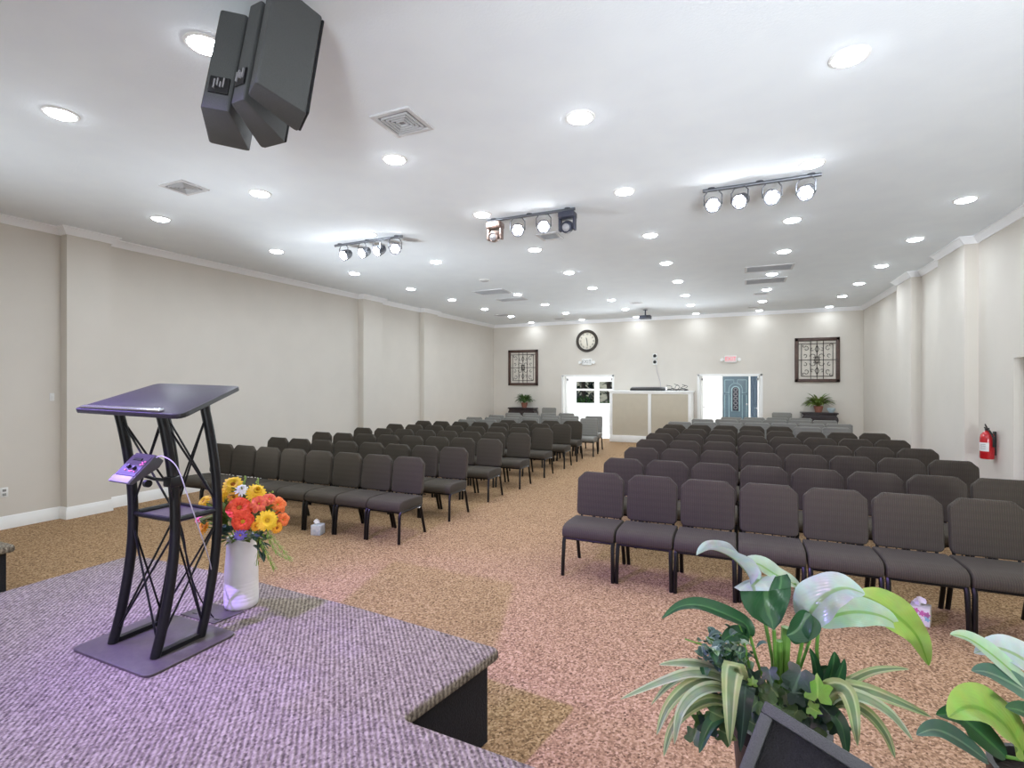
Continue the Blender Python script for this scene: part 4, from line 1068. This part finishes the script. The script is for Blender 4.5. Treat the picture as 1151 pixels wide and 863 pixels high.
# console tables
def console(cx, yb, w, label, hgt):
    t = thing('console_table', label, 'table', (cx, yb - .2, 0), 'console tables by the back wall')
    y0, y1 = yb - .42, yb - .02
    mb = MB(); mb.box((cx, (y0 + y1) / 2, hgt - .02), (w, y1 - y0, .04), bev=.012, seg=3); mb.box((cx, (y0 + y1) / 2, hgt - .055), (w - .06, y1 - y0 - .04, .03), bev=.008); mb.build('table_top', M['console'], t)
    mb = MB(); n = 12
    pr = [(-(w / 2 - .05) - .05 * math.sin(PI * k / n), hgt - .07 - .24 * k / n) for k in range(n + 1)]
    mb.prism(pr + [(-x, z) for x, z in reversed(pr)], 0, y1 - y0 - .06, Matrix.Translation((cx, y1 - .03, 0)) @ Matrix.Rotation(PI / 2, 4, 'X')); ap = mb.build('drawer_case', M['console'], t)
    for s in (-1, 1):
        mb = MB(); mb.tube([(cx + s * .06 * q, y0 + .02 - .002 * q, hgt - .2 - .03 * math.sin(q * .8)) for q in range(1, 5)], .011, 6); mb.build('carved_swag', M['console'], ap)
    for sx in (-1, 1):
        for yy in (y0 + .06, y1 - .06):
            P = []
            for k in range(10):
                f = k / 9; P.append((cx + sx * (w / 2 - .06 + .07 * math.sin(PI * f * 1.6)), yy, (hgt - .28) * (1 - f) + .008))
            mb = MB(); mb.tube(P, [.045 - .025 * math.sin(PI * (k / 9) * .9) for k in range(10)], 8); mb.build('leg', M['console'], t)
console(-6.57, 15.88, .95, 'dark carved console table below the left ironwork panel', .93)
console(1.95, 15.88, .84, 'dark carved console table below the right ironwork panel', .97)
def small_plant(cx, cy, z, label, hgt, spread, pm):
    t = thing('potted_fern', label, 'plant', (cx, cy, z), 'plants on the console tables')
    mb = MB(); mb.lathe([(0, 0), (.075, 0), (.10, .1), (.105, .14), (.112, .14), (.112, .165), (.098, .165), (.09, .12), (0, .12)], (cx, cy, z), 20); mb.build('pot', M['terracotta'], t)
    mb = MB()
    for k in range(95):
        a = random.uniform(0, 2 * PI); el = random.uniform(.05, 1.0); ln = spread * random.uniform(.6, 1.1)
        d = Vector((math.cos(a) * math.cos(el), math.sin(a) * math.cos(el) * .6, math.sin(el)))
        o = Vector((cx, cy, z + .15)); tip = o + d * ln + Vector((0, 0, -.1 * math.cos(el) * ln)); mid = o + d * ln * .55 + Vector((0, 0, .07))
        if tip.y > YB - .04: continue
        mb.blade([o, mid, tip], .06, nl=6, nw=2, fold=.2, wave=.2)
    mb.build('foliage', M[pm], t)
small_plant(-6.52, 15.66, .93, 'small leafy plant in a terracotta pot on the left console table', .4, .40, 'ivy')
small_plant(1.94, 15.66, .97, 'small leafy plant in a terracotta pot on the right console table', .4, .44, 'olive')
t = thing('glass_dish', 'pale blue glass dish beside the right potted plant', 'dish', (2.22, 15.6, .97))
mb = MB(); mb.lathe([(0, 0), (.05, 0), (.09, .06), (.1, .12), (.092, .12), (.08, .06), (0, .012)], (2.22, 15.6, .97), 20); mb.build('bowl', mat('pale_blue_glass', rgb(190, 208, 216), .15, scale=10), t)

# ------------------------------------------------------------------ wall items
ex = thing('fire_extinguisher', 'red fire extinguisher hanging on the right wall', 'fire extinguisher', (2.9, 8.42, .78))
exx, exy, exz = 2.905, 8.42, .78
mb = MB(); mb.lathe([(0, 0), (.066, 0), (.072, .012), (.072, .27), (.066, .305), (.045, .335), (.022, .35), (.022, .365), (0, .365)], (exx, exy, exz), 28); mb.build('cylinder_body', M['red'], ex)
mb = MB(); n = 12
lab = [(exx + .0735 * math.cos(a), exy + .0735 * math.sin(a)) for a in (R(170) + R(95) * k / n for k in range(n + 1))]
mb.prism(lab + [(exx + .070 * math.cos(a), exy + .070 * math.sin(a)) for a in (R(265) - R(95) * k / n for k in range(n + 1))], exz + .10, exz + .21); lb = mb.build('paper_label', M['whiteplastic'], ex)
mb = MB()
for k in range(4):
    z = exz + .125 + .02 * k
    pts = [(exx + .0745 * math.cos(a), exy + .0745 * math.sin(a), z) for a in (R(195) + R(45) * q / 6 for q in range(7))]
    mb.tube(pts, .0025, 4)
mb.build('label_lines', M['signgrey'], lb)
mb = MB(); mb.lathe([(0, .36), (.024, .36), (.024, .395), (0, .395)], (exx, exy, exz), 14); mb.tube([(exx, exy, exz + .385), (exx - .03, exy - .05, exz + .40), (exx - .06, exy - .10, exz + .405)], .008, 6); mb.tube([(exx, exy, exz + .395), (exx - .03, exy - .05, exz + .425), (exx - .05, exy - .09, exz + .445)], .008, 6); mb.build('valve_handle', M['black'], ex)
mb = MB(); mb.tube([(exx + .01, exy + .02, exz + .38), (exx + .0, exy - .07, exz + .36), (exx + .03, exy - .1, exz + .28), (exx + .035, exy - .085, exz + .16)], .012, 8); mb.build('hose', M['black'], ex)
mb = MB(); mb.box((XR - .012, exy, exz + .2), (.02, .05, .3)); mb.build('wall_bracket', M['black'], ex)
def plate(name, y, z, label, cat, w=.075, h=.115):
    x = xl(y); t = thing(name, label, cat, (x, y, z))
    mb = MB(); mb.box((x + .004, y, z), (.008, w, h), bev=.003); mb.build('cover_plate', M['whiteplastic'], t)
    return t, x
t, x = plate('wall_outlet', 3.09, .44, 'white power outlet low on the left wall', 'outlet')
for s in (-1, 1):
    mb = MB(); mb.box((x + .009, 3.09, .44 + s * .025), (.004, .034, .03), bev=.003); mb.build('socket', M['signgrey'], t)
t, x = plate('light_switch', 3.55, 1.57, 'small white wall switch beside the nearest left pilaster', 'switch', .05, .1)
mb = MB(); mb.box((x + .011, 3.55, 1.57), (.01, .016, .03), bev=.002); mb.build('toggle', M['whiteplastic'], t)

# ------------------------------------------------------------------ tissue boxes
def tissue_box(cx, cy, w, h, rz, body, label, prints):
    t = thing('tissue_box', label, 'tissue box', (cx, cy, 0), 'tissue boxes under the chairs')
    X = Tm((cx, cy, 0), rz=rz)
    mb = MB(); mb.box((0, 0, h / 2), (w, w, h), X, bev=.003); bd = mb.build('carton', body, t)
    mb = MB()
    pts = [(.03 * math.cos(a), .022 * math.sin(a)) for a in (2 * PI * k / 10 for k in range(10))]
    mb.blade([X @ Vector((-.035, 0, h + .004)), X @ Vector((0, .0, h + .036)), X @ Vector((.03, .0, h + .012))], .055, up=(0, -1, .3), fold=.5, nl=6, nw=6, wave=.35)
    mb.blade([X @ Vector((.0, -.03, h + .003)), X @ Vector((.005, .0, h + .028)), X @ Vector((-.005, .03, h + .004))], .06, up=(-1, 0, .3), fold=.5, nl=6, nw=6, wave=.35)
    mb.build('tissue', M['tissue'], t)
    if prints:
        r2 = random.Random(5)
        for m, n in (('printpink', 7), ('printteal', 6)):
            mb = MB()
            for _ in range(n):
                u, v = r2.uniform(-.4, .4) * w, r2.uniform(.15, .85) * h; rr = r2.uniform(.008, .018)
                if m == 'printteal': v = r2.uniform(.35, .65) * h
                for face in ((0, -1), (-1, 0)):
                    Y4 = X @ (Matrix.Translation((u, -w / 2, v)) @ Matrix.Rotation(PI / 2, 4, 'X') if face[1] else Matrix.Translation((-w / 2, u, v)) @ Matrix.Rotation(-PI / 2, 4, 'Y'))
                    mb.prism([(rr * (1 + .3 * math.cos(5 * a)) * math.cos(a), rr * (1 + .3 * math.cos(5 * a)) * math.sin(a)) for a in (2 * PI * k / 20 for k in range(20))], 0, .0012, Y4)
            mb.build('printed_flowers', M[m], bd)
tissue_box(-4.45, 4.47, .115, .115, R(15), M['boxblue'], 'pale blue tissue box under the front chairs of the left block', False)
tissue_box(1.215, 4.61, .115, .13, R(-20), M['boxprint'], 'pink flowered tissue box under the front chairs of the right block', True)

# ------------------------------------------------------------------ big plant arrangements at the stage edge
def petiole(mb, pts, r): mb.tube(pts, r, 7)
def arrangement(name, label, root, pot_r, pot_h):
    t = thing(name, label, 'plant', (root.x, root.y, 0))
    mb = MB(); mb.lathe([(0, 0), (pot_r * .72, 0), (pot_r * .98, pot_h * .9), (pot_r * 1.05, pot_h * .92), (pot_r * 1.05, pot_h), (pot_r * .93, pot_h), (pot_r * .9, pot_h - .06), (0, pot_h - .06)], (root.x, root.y, 0), 32); p = mb.build('planter', M['pot'], t)
    mb = MB(); mb.lathe([(0, pot_h - .035), (pot_r * .91, pot_h - .045), (pot_r * .9, pot_h - .059), (0, pot_h - .059)], (root.x, root.y, 0), 24); mb.build('soil', M['soil'], p)
    return t
PD = 1.74
root = at(876, 835, PD); root.z = .60
pl = arrangement('leafy_plant', 'big mixed leafy arrangement with glossy white and green leaves at stage edge', root, .15, .60)
def bigleaf(mname, pts, w, up, **k):
    mb = MB(); mb.blade(pts, w, up=up, nl=22, nw=10, **k); return mb.build('broad_leaf', M[mname], pl, angle=80)
U = lambda u, v, d=PD: at(u, v, d)
toC = lambda u, v, d=PD: (CAMV - at(u, v, d)).normalized()
# upper left curling leaf, underside pale
bigleaf('whiteleaf', [U(846, 656), U(838, 643), U(822, 627, 1.72), U(800, 618, 1.70), U(783, 624, 1.68)], .085, (-.25, -.35, 1), fold=.3, curl=-.25, wave=.05)
bigleaf('paleleaf', [U(838, 634, 1.80), U(852, 634, 1.80), U(872, 646, 1.78), U(890, 655, 1.76), U(903, 664, 1.74)], .075, (.2, -.5, 1), fold=.15, wave=.06)
# dark heart leaf facing the camera: base low, tip folded over towards the hall
bigleaf('dkleaf', [U(870, 708, 1.66), U(866, 690, 1.65), U(858, 668, 1.65), U(850, 656, 1.67), U(846, 651, 1.70)], .215, (-.05, -.92, .30), fold=.10, shape='heartblade', wave=.04) if False else None
mb = MB()
hp = [(870, 708), (852, 698), (838, 686), (833, 670), (832, 662), (850, 662), (866, 657), (882, 646), (889, 655), (889, 668), (884, 690)]
# build the heart leaf as rows from base to folded edge
rows = [(870, 708, 870, 708), (858, 701, 878, 699), (845, 693, 883, 688), (837, 683, 887, 677), (833, 673, 889, 668), (832, 664, 889, 660)]
lobe = [(864, 664, 889, 660), (867, 656, 889, 652), (871, 648, 885, 645)]
fold_rows = [(832, 664, 864, 664), (825, 660, 867, 656), (836, 653, 870, 650), (848, 649, 872, 646)]
def sheet(rs, dz, nw=10, bow=.03):
    out = []; N = len(rs)
    for i, (a, b, c, d) in enumerate(rs):
        L0, R0 = at(a, b, dz(i)), at(c, d, dz(i)); row = []
        for j in range(nw + 1):
            f = j / nw; p = L0.lerp(R0, f); p += (CAMV - p).normalized() * (bow * (1 - abs(2 * f - 1)) * -1 + .012 * math.sin(i * 1.3 + abs(f - .5) * 9)) * min(1, i / 2)
            row.append((mb.bm.verts.new(p), f, i / max(1, N - 1)))
        out.append(row)
    for A, B in zip(out, out[1:]):
        for j in range(nw):
            f = mb.bm.faces.new((A[j][0], A[j + 1][0], B[j + 1][0], B[j][0]))
            for lp, (v, x, y) in zip(f.loops, (A[j], A[j + 1], B[j + 1], B[j])): lp[mb.uv].uv = (x, y)
    bmesh.ops.remove_doubles(mb.bm, verts=mb.bm.verts[:], dist=.0008)
sheet(rows, lambda i: 1.655 + .004 * i); sheet(lobe, lambda i: 1.676 + .012 * i, bow=.006); hl = mb.build('broad_leaf', M['dkleaf'], pl, angle=80)
mb = MB(); sheet(fold_rows, lambda i: 1.668 + .035 * i, bow=-.008); mb.build('folded_tip', M['whiteleaf'], hl, angle=80)  # white tip colour paints the reflection on the leaf's glossy upper side
# long narrow dark leaf to the left
bigleaf('dkleaf', [U(843, 716, 1.70), U(838, 702, 1.69), U(815, 690, 1.67), U(786, 680, 1.66), U(763, 682, 1.65), U(744, 695, 1.64)], .052, (.1, -.8, .9), fold=.25, wave=.03)
bigleaf('dkleaf', [U(842, 718, 1.70), U(830, 712, 1.69), U(818, 716, 1.68), U(812, 722, 1.67)], .05, (0, -.8, .6), fold=.2)
# glossy white leaf and the long lime one at the right
bigleaf('whiteleaf', [U(906, 700, 1.70), U(914, 684, 1.68), U(930, 668, 1.67), U(950, 661, 1.66), U(972, 667, 1.66)], .135, (-.25, -.75, .75), fold=.18, wave=.10)
bigleaf('paleleaf', [U(918, 700, 1.74), U(945, 690, 1.73), U(970, 688, 1.72), U(995, 694, 1.70), U(1012, 706, 1.70)], .10, (.1, -.8, .7), fold=.12, wave=.08)
bigleaf('limeleaf', [U(958, 681, 1.76), U(985, 680, 1.74), U(1010, 694, 1.71), U(1031, 716, 1.69), U(1044, 748, 1.66)], .125, (.35, -.85, .55), fold=.10, wave=.06)
bigleaf('dkleaf', [U(911, 690, 1.66), U(905, 698, 1.655), U(893, 710, 1.65), U(884, 714, 1.65)], .085, (.3, -.9, .3), fold=.3)
bigleaf('dkleaf', [U(902, 722, 1.66), U(898, 712, 1.65), U(905, 697, 1.65), U(912, 690, 1.65)], .06, (-.2, -.9, .2), fold=.25)
# petioles
for pts, r in (([(870, 708, 1.66), (871, 735, 1.68), (872, 775, 1.72), (874, 820, PD)], .006), ([(846, 656, 1.75), (858, 690, 1.75), (868, 740, 1.75), (872, 815, PD)], .006),
               ([(884, 705, 1.72), (882, 740, 1.72), (878, 815, PD)], .016), ([(876, 720, 1.70), (876, 760, 1.71), (876, 815, PD)], .011),
               ([(893, 655, 1.76), (900, 690, 1.75), (912, 715, 1.75), (896, 760, 1.74), (884, 815, PD)], .005), ([(906, 700, 1.70), (900, 730, 1.71), (893, 765, 1.73), (884, 820, PD)], .006),
               ([(920, 702, 1.74), (918, 730, 1.74), (921, 765, 1.74), (905, 820, PD)], .006), ([(843, 714, 1.70), (850, 740, 1.72), (862, 775, 1.73), (870, 820, PD)], .005)):
    mb = MB(); petiole(mb, [at(*p) for p in pts], r); mb.build('leaf_stalk', M['brightstem'], pl)
# strap leaves
def strapleaf(pts, w, mname='strap', up=(0, -.55, 1), **k):
    mb = MB(); mb.blade([at(*p) for p in pts], w, up=up, nl=18, nw=8, shape='strap', fold=k.pop('fold', .18), **k); mb.build('strap_leaf', M[mname], pl, angle=80)
strapleaf([(842, 800, 1.70), (815, 765, 1.66), (780, 757, 1.63), (745, 766, 1.60), (697, 786, 1.57)], .040, 'strapb')
strapleaf([(842, 795, 1.72), (812, 760, 1.70), (785, 748, 1.68), (762, 746, 1.66), (741, 747, 1.64)], .042, 'strapb')
strapleaf([(840, 795, 1.70), (805, 760, 1.68), (775, 758, 1.65), (750, 772, 1.62), (732, 792, 1.60)], .030, 'strap')
strapleaf([(842, 800, 1.68), (808, 768, 1.64), (778, 770, 1.61), (752, 793, 1.57), (738, 826, 1.54)], .046, 'strap')
strapleaf([(842, 802, 1.67), (812, 775, 1.62), (785, 778, 1.58), (765, 800, 1.54), (758, 836, 1.52)], .042, 'strapb')
strapleaf([(838, 800, 1.66), (828, 762, 1.62), (824, 752, 1.58), (821, 778, 1.53), (820, 838, 1.50)], .074, 'strap', up=(0, -1, .35), fold=.06)
strapleaf([(848, 802, 1.66), (840, 770, 1.63), (838, 775, 1.58), (836, 800, 1.55), (832, 845, 1.53)], .060, 'ivydark', up=(0, -1, .35), fold=.06)
strapleaf([(915, 800, 1.72), (942, 775, 1.68), (975, 757, 1.66), (1000, 752, 1.65), (1022, 752, 1.64)], .032, 'strap')
strapleaf([(915, 800, 1.70), (938, 776, 1.66), (970, 776, 1.63), (1010, 790, 1.60), (1047, 806, 1.57)], .056, 'strap')
strapleaf([(915, 805, 1.68), (940, 782, 1.64), (968, 784, 1.60), (1000, 802, 1.57), (1026, 832, 1.54)], .048, 'strapb')
strapleaf([(912, 805, 1.66), (930, 776, 1.61), (948, 775, 1.57), (958, 796, 1.53), (964, 838, 1.50)], .060, 'strap', up=(.2, -1, .4), fold=.1)
for pts, w in (([(920, 800, 1.70), (930, 770, 1.69), (936, 748, 1.68), (938, 732, 1.68)], .055), ([(922, 800, 1.69), (936, 776, 1.67), (944, 756, 1.66), (949, 740, 1.65)], .040), ([(912, 795, 1.71), (918, 765, 1.71), (916, 745, 1.71), (910, 728, 1.71)], .035)):
    strapleaf(pts, w, 'dkleaf', up=(.2, -1, .1), fold=.35)
strapleaf([(842, 806, 1.66), (806, 788, 1.61), (778, 796, 1.57), (756, 818, 1.54), (746, 850, 1.52)], .040, 'strap')
strapleaf([(846, 796, 1.73), (818, 770, 1.72), (790, 762, 1.71), (764, 764, 1.70), (744, 774, 1.69)], .034, 'strap')
strapleaf([(918, 803, 1.70), (944, 790, 1.66), (972, 800, 1.62), (994, 824, 1.58), (1006, 852, 1.55)], .044, 'strap')
strapleaf([(846, 812, 1.66), (826, 800, 1.62), (800, 812, 1.58), (786, 846, 1.55)], .050, 'dkleaf')
strapleaf([(912, 812, 1.66), (930, 800, 1.62), (946, 816, 1.58), (952, 850, 1.55)], .052, 'dkleaf')
strapleaf([(900, 806, 1.72), (905, 778, 1.72), (925, 752, 1.72), (938, 758, 1.71)], .045, 'dkleaf', up=(.2, -1, .1), fold=.3)
# ivy: five-lobed leaves
IVY = [(0, 1.0), (14, .74), (26, .60), (44, .80), (56, .86), (68, .62), (84, .50), (104, .66), (118, .70), (136, .52), (160, .40), (180, .16)]
def ivyleaf(mb, c, r, nrm, spin):
    """five-lobed ivy leaf, gently cupped, folded along its midrib"""
    nrm = nrm.normalized(); ux = nrm.cross(Vector((0, 0, 1))).normalized(); uy = nrm.cross(ux)
    pts = IVY + [(360 - a, q) for a, q in reversed(IVY[1:-1])]
    def P(a, rr):
        b_ = R(a) + spin; side = abs(math.sin(R(a))) * rr
        return c + (ux * math.cos(b_) + uy * math.sin(b_)) * rr * r + nrm * r * (.22 * side - .30 * rr * rr * .6)
    ctr = mb.bm.verts.new(c); n = len(pts)
    mid = [mb.bm.verts.new(P(a, q * .5)) for a, q in pts]; out = [mb.bm.verts.new(P(a, q)) for a, q in pts]
    U_ = lambda a: .5 + .42 * min(1, abs(math.sin(R(a) * 1.0)))
    for k in range(n):
        k2 = (k + 1) % n
        f = mb.bm.faces.new((ctr, mid[k], mid[k2]))
        for lp, x in zip(f.loops, (.5, U_(pts[k][0]), U_(pts[k2][0]))): lp[mb.uv].uv = (x, .5)
        f = mb.bm.faces.new((mid[k], out[k], out[k2], mid[k2]))
        for lp, x in zip(f.loops, (U_(pts[k][0]), U_(pts[k][0]), U_(pts[k2][0]), U_(pts[k2][0]))): lp[mb.uv].uv = (x, .5)
for mname, lst in (('ivy', ((868, 792, .055), (880, 805, .05), (856, 775, .045), (884, 780, .05), (850, 790, .04), (895, 800, .045), (864, 770, .04), (905, 812, .045), (845, 812, .045), (925, 818, .05), (878, 822, .06), (905, 830, .06), (800, 800, .045), (788, 812, .04), (812, 822, .05), (780, 830, .045))),
                   ('ivydark', ((899, 758, .062), (888, 770, .04), (915, 805, .055), (848, 765, .045), (930, 800, .05), (892, 778, .055), (904, 785, .05), (884, 790, .055), (858, 800, .06), (910, 822, .06), (830, 806, .05), (806, 790, .05), (796, 818, .05), (865, 755, .04), (940, 812, .05), (870, 835, .07))),
                   ('ivylime', ((919, 780, .060), (912, 796, .032), (846, 768, .022)))):
    mb = MB()
    for q, (u, v, r) in enumerate(lst):
        d = 1.60 + .02 * (q % 4)
        if mname == 'ivylime': d = 1.585
        nn = toC(u, v, d) + Vector((random.uniform(-.35, .35), random.uniform(-.2, .2), random.uniform(-.1, .45)))
        ivyleaf(mb, at(u, v, d), r, nn, random.uniform(0, 6))
    mb.build('ivy_cluster', M[mname], pl, angle=80)
# small-leaved sprays at the left
for mname, n in (('teal', 60), ('paleleaf', 26), ('dkleaf', 34)):
    mb = MB()
    for _ in range(n):
        u, v = random.gauss(815, 14), random.gauss(738, 11)
        c = at(u, v, random.uniform(1.62, 1.76)); d = Vector((random.uniform(-1, 1), random.uniform(-1, 1), random.uniform(-.5, .9))).normalized() * random.uniform(.03, .05)
        mb.blade([c, c + d * .5 + Vector((0, 0, .006)), c + d], .030, nl=5, nw=2, fold=.2)
    mb.build('small_leaf_spray', M[mname], pl)
mb = MB()
for u, v in ((784, 722), (795, 716), (808, 712), (824, 714), (836, 722), (770, 718), (830, 700)):
    mb.tube([at(u, v, 1.68), at((u + 840) / 2, v + 12, 1.70), at(850, 785, 1.72), at(866, 825, PD)], .0025, 5)
mb.build('leaf_stalk', M['stem'], pl)

# second arrangement at the right edge
root2 = at(1178, 845, 1.52); root2.z = .58
p2 = arrangement('leafy_plant', 'leafy plant with pale silvery leaves at the right edge of the stage', root2, .13, .58)
def leaf2(mname, pts, w, up, **k):
    mb = MB(); mb.blade([at(*p) for p in pts], w, up=up, nl=18, nw=8, **k); mb.build('broad_leaf', M[mname], p2, angle=80)
leaf2('paleleaf', [(1160, 775, 1.48), (1130, 748, 1.46), (1105, 728, 1.44), (1085, 716, 1.42), (1068, 713, 1.40)], .06, (-.3, -.8, .8), fold=.12)
leaf2('whiteleaf', [(1190, 778, 1.52), (1165, 752, 1.51), (1140, 735, 1.50), (1118, 728, 1.50), (1095, 734, 1.5)], .10, (-.2, -.8, .8), fold=.12, wave=.05)
leaf2('teal', [(1185, 792, 1.48), (1155, 778, 1.46), (1130, 764, 1.45), (1108, 755, 1.44), (1092, 754, 1.43)], .07, (-.2, -.8, .8), fold=.15)
leaf2('whiteleaf', [(1195, 812, 1.5), (1150, 800, 1.47), (1120, 790, 1.45), (1096, 780, 1.43), (1076, 775, 1.42)], .028, (0, -.7, .9), fold=.2)
leaf2('limeleaf', [(1150, 845, 1.46), (1130, 815, 1.42), (1105, 798, 1.39), (1085, 795, 1.37), (1066, 806, 1.35)], .135, (-.1, -.75, .8), fold=.12, wave=.05)
leaf2('dkleaf', [(1130, 850, 1.48), (1095, 818, 1.46), (1075, 804, 1.45), (1052, 803, 1.44)], .075, (-.2, -.8, .7), fold=.15)
leaf2('dkleaf', [(1180, 840, 1.46), (1165, 815, 1.42), (1150, 800, 1.40), (1130, 795, 1.38)], .07, (-.2, -.8, .7), fold=.15)
leaf2('teal', [(1110, 855, 1.46), (1075, 830, 1.42), (1050, 820, 1.40), (1030, 826, 1.38)], .06, (-.1, -.7, .8), fold=.15)
mb = MB()
for p in (((1160, 775, 1.48), (1175, 805, 1.5)), ((1190, 778, 1.52), (1185, 810, 1.52)), ((1185, 792, 1.48), (1184, 815, 1.5)), ((1150, 845, 1.46), (1165, 850, 1.5)), ((1130, 850, 1.48), (1160, 856, 1.5))):
    mb.tube([at(*p[0]), at(*p[1]), root2], .005, 6)
mb.build('leaf_stalk', M['brightstem'], p2)

# wedge monitor on the stage in front of the plants
ap = at(860, 787, 1.455); rt = at(907, 816, 1.39); lf = at(838, 815, 1.44)
e1 = (rt - ap).normalized(); e2 = (lf - ap); nrm = e2.cross(e1).normalized()
if nrm.z < 0: nrm = -nrm
e2 = e1.cross(nrm).normalized()
if e2.dot(lf - ap) < 0: e2 = -e2
wl, wd = .52, .40
wm = thing('floor_monitor', 'black floor monitor corner poking up before the big leafy plant', 'loudspeaker', (ap.x, ap.y, SZ))
W4 = frame_m(ap, e1, e2, e1.cross(e2))
sgn = 1 if (e1.cross(e2)).dot(nrm) > 0 else -1
mb = MB(); fwd = .032
for (a, b, c, d) in ((0, 0, wl, fwd), (0, wd - fwd, wl, wd), (0, fwd, fwd, wd - fwd), (wl - fwd, fwd, wl, wd - fwd)):
    mb.box(((a + c) / 2, (b + d) / 2, -sgn * .012), (c - a, d - b, .03), W4, bev=.004)
mb.build('front_frame', M['speaker'], wm)
mb = MB(); mb.box((wl / 2, wd / 2, -sgn * .03), (wl - .04, wd - .04, .012), W4); mb.build('front_grille', M['grille'], wm)
mb = MB()
cs = [W4 @ Vector((x, yy, -sgn * .03)) for x, yy in ((0.005, 0.005), (wl - .005, .005), (wl - .005, wd - .005), (.005, wd - .005))]
bs = [Vector((c.x, c.y, SZ)) for c in cs]
for s_ in range(4): bs[s_] = bs[s_] + (Vector((0, .0, 0)))
for quad in ((cs[0], cs[1], cs[2], cs[3]), (bs[3], bs[2], bs[1], bs[0])) + tuple((cs[i], bs[i], bs[(i + 1) % 4], cs[(i + 1) % 4]) for i in range(4)):
    mb.poly3(quad)
bmesh.ops.remove_doubles(mb.bm, verts=mb.bm.verts[:], dist=1e-5); bmesh.ops.recalc_face_normals(mb.bm, faces=mb.bm.faces[:])
mb.build('cabinet', M['speaker'], wm)

# ------------------------------------------------------------------ light
def lamp(name, kind, loc, energy, col, target=None, **k):
    l = bpy.data.lights.new(name, kind); l.energy = energy; l.color = col
    for a, b in k.items(): setattr(l, a, b)
    o = bpy.data.objects.new(name, l); C.objects.link(o); o.location = loc
    if target is not None: o.rotation_euler = (Vector(target) - Vector(loc)).to_track_quat('-Z', 'Y').to_euler()
    return o
# unseen lamps added over and beside the stage, following the downlight grid
for x in (-6.4, -4.6, -2.8, -1.1, .6, 2.2):
    for y in (.3, -1.4, -3.1):
        lamp('unseen_grid_lamp', 'AREA', (x, y, CH - .03), 7 if x < -2 else 4.5, (.85, .93, 1), (x, y, 0), shape='DISK', size=.18)
for x in (2.25,):
    for y in (1.9, 3.7, 5.4): lamp('unseen_grid_lamp', 'AREA', (x, y, CH - .03), 7, (.85, .93, 1), (x, y, 0), shape='DISK', size=.18)
# unseen fill spots added by stage and sound counter to brighten the ceiling
for loc, tgt, e, sz in (((2.4, -3.2, 1.2), (.6, 7.5, 3.9), 620, 46), ((1.7, -3.2, 1.2), (-1.6, 7.5, 3.9), 620, 46), ((1.0, -3.2, 1.2), (-3.8, 7.5, 3.9), 620, 46),
                        ((-6.3, 1.2, .6), (-4.2, 3.6, 3.75), 180, 110), ((-6.3, 1.6, .6), (-3.4, 6.2, 3.75), 330, 72), ((-6.3, 2.0, .7), (-4.6, 9.5, 3.9), 900, 52), ((2.4, -1.0, .8), (1.6, 4.8, 3.75), 700, 88),
                        ((-2.9, 15.55, 1.7), (-4.6, 9.5, 3.75), 260, 100), ((-1.8, 15.55, 1.7), (.2, 9.5, 3.75), 260, 100)):
    lamp('ceiling_fill', 'SPOT', loc, e, (.87, .94, 1), tgt, spot_size=R(sz), spot_blend=1.0, shadow_soft_size=.5)
# purple stage wash from fixtures beside and behind the camera
lamp('purple_wash', 'SPOT', (-2.95, -.45, 3.5), 760, (.42, .26, 1.0), (-1.55, 3.7, 0), spot_size=R(64), spot_blend=.8, shadow_soft_size=.03)
lamp('purple_wash', 'SPOT', (-4.9, 1.0, 3.5), 330, (.34, .24, 1.0), (-2.4, 1.9, .45), spot_size=R(62), spot_blend=.5, shadow_soft_size=.05)
lamp('pink_wash', 'SPOT', (-1.0, -1.2, 3.5), 70, (.95, .50, .75), (-1.0, 3.6, 0), spot_size=R(60), spot_blend=.8, shadow_soft_size=.06)
# foyer ceiling lamps
for x in (-5.6, -3.9, -1.5, .4): lamp('foyer_ceiling_lamp', 'AREA', (x, 18.2, FC - .03), 30, (1, .98, .96), (x, 18.2, 0), shape='DISK', size=.5)

# daylight falling in through the foyer window
lamp('window_daylight', 'AREA', (-5.12, YF - .06, 1.37), 70, (.74, .87, 1), (-4.0, 12.0, .2), shape='RECTANGLE', size=2.1, size_y=.95)
w = bpy.data.worlds.new('sky'); bpy.context.scene.world = w; w.use_nodes = True
wn = w.node_tree.nodes; wl_ = w.node_tree.links
sky = wn.new('ShaderNodeTexSky'); sky.sky_type = 'NISHITA'; sky.sun_disc = False; sky.sun_elevation = R(45); sky.sun_rotation = R(200)
wl_.new(sky.outputs['Color'], wn['Background'].inputs['Color']); wn['Background'].inputs['Strength'].default_value = .10

for o in bpy.data.objects:
    if '_local' in o: del o['_local']

s = bpy.context.scene
s.view_settings.view_transform = 'Standard'; s.view_settings.look = 'None'; s.view_settings.gamma = 1; s.view_settings.use_curve_mapping = False
s.view_settings.exposure = 0.50
s.cycles.use_denoising = True
s.cycles.max_bounces = 10; s.cycles.diffuse_bounces = 6
s.cycles.sample_clamp_indirect = 6
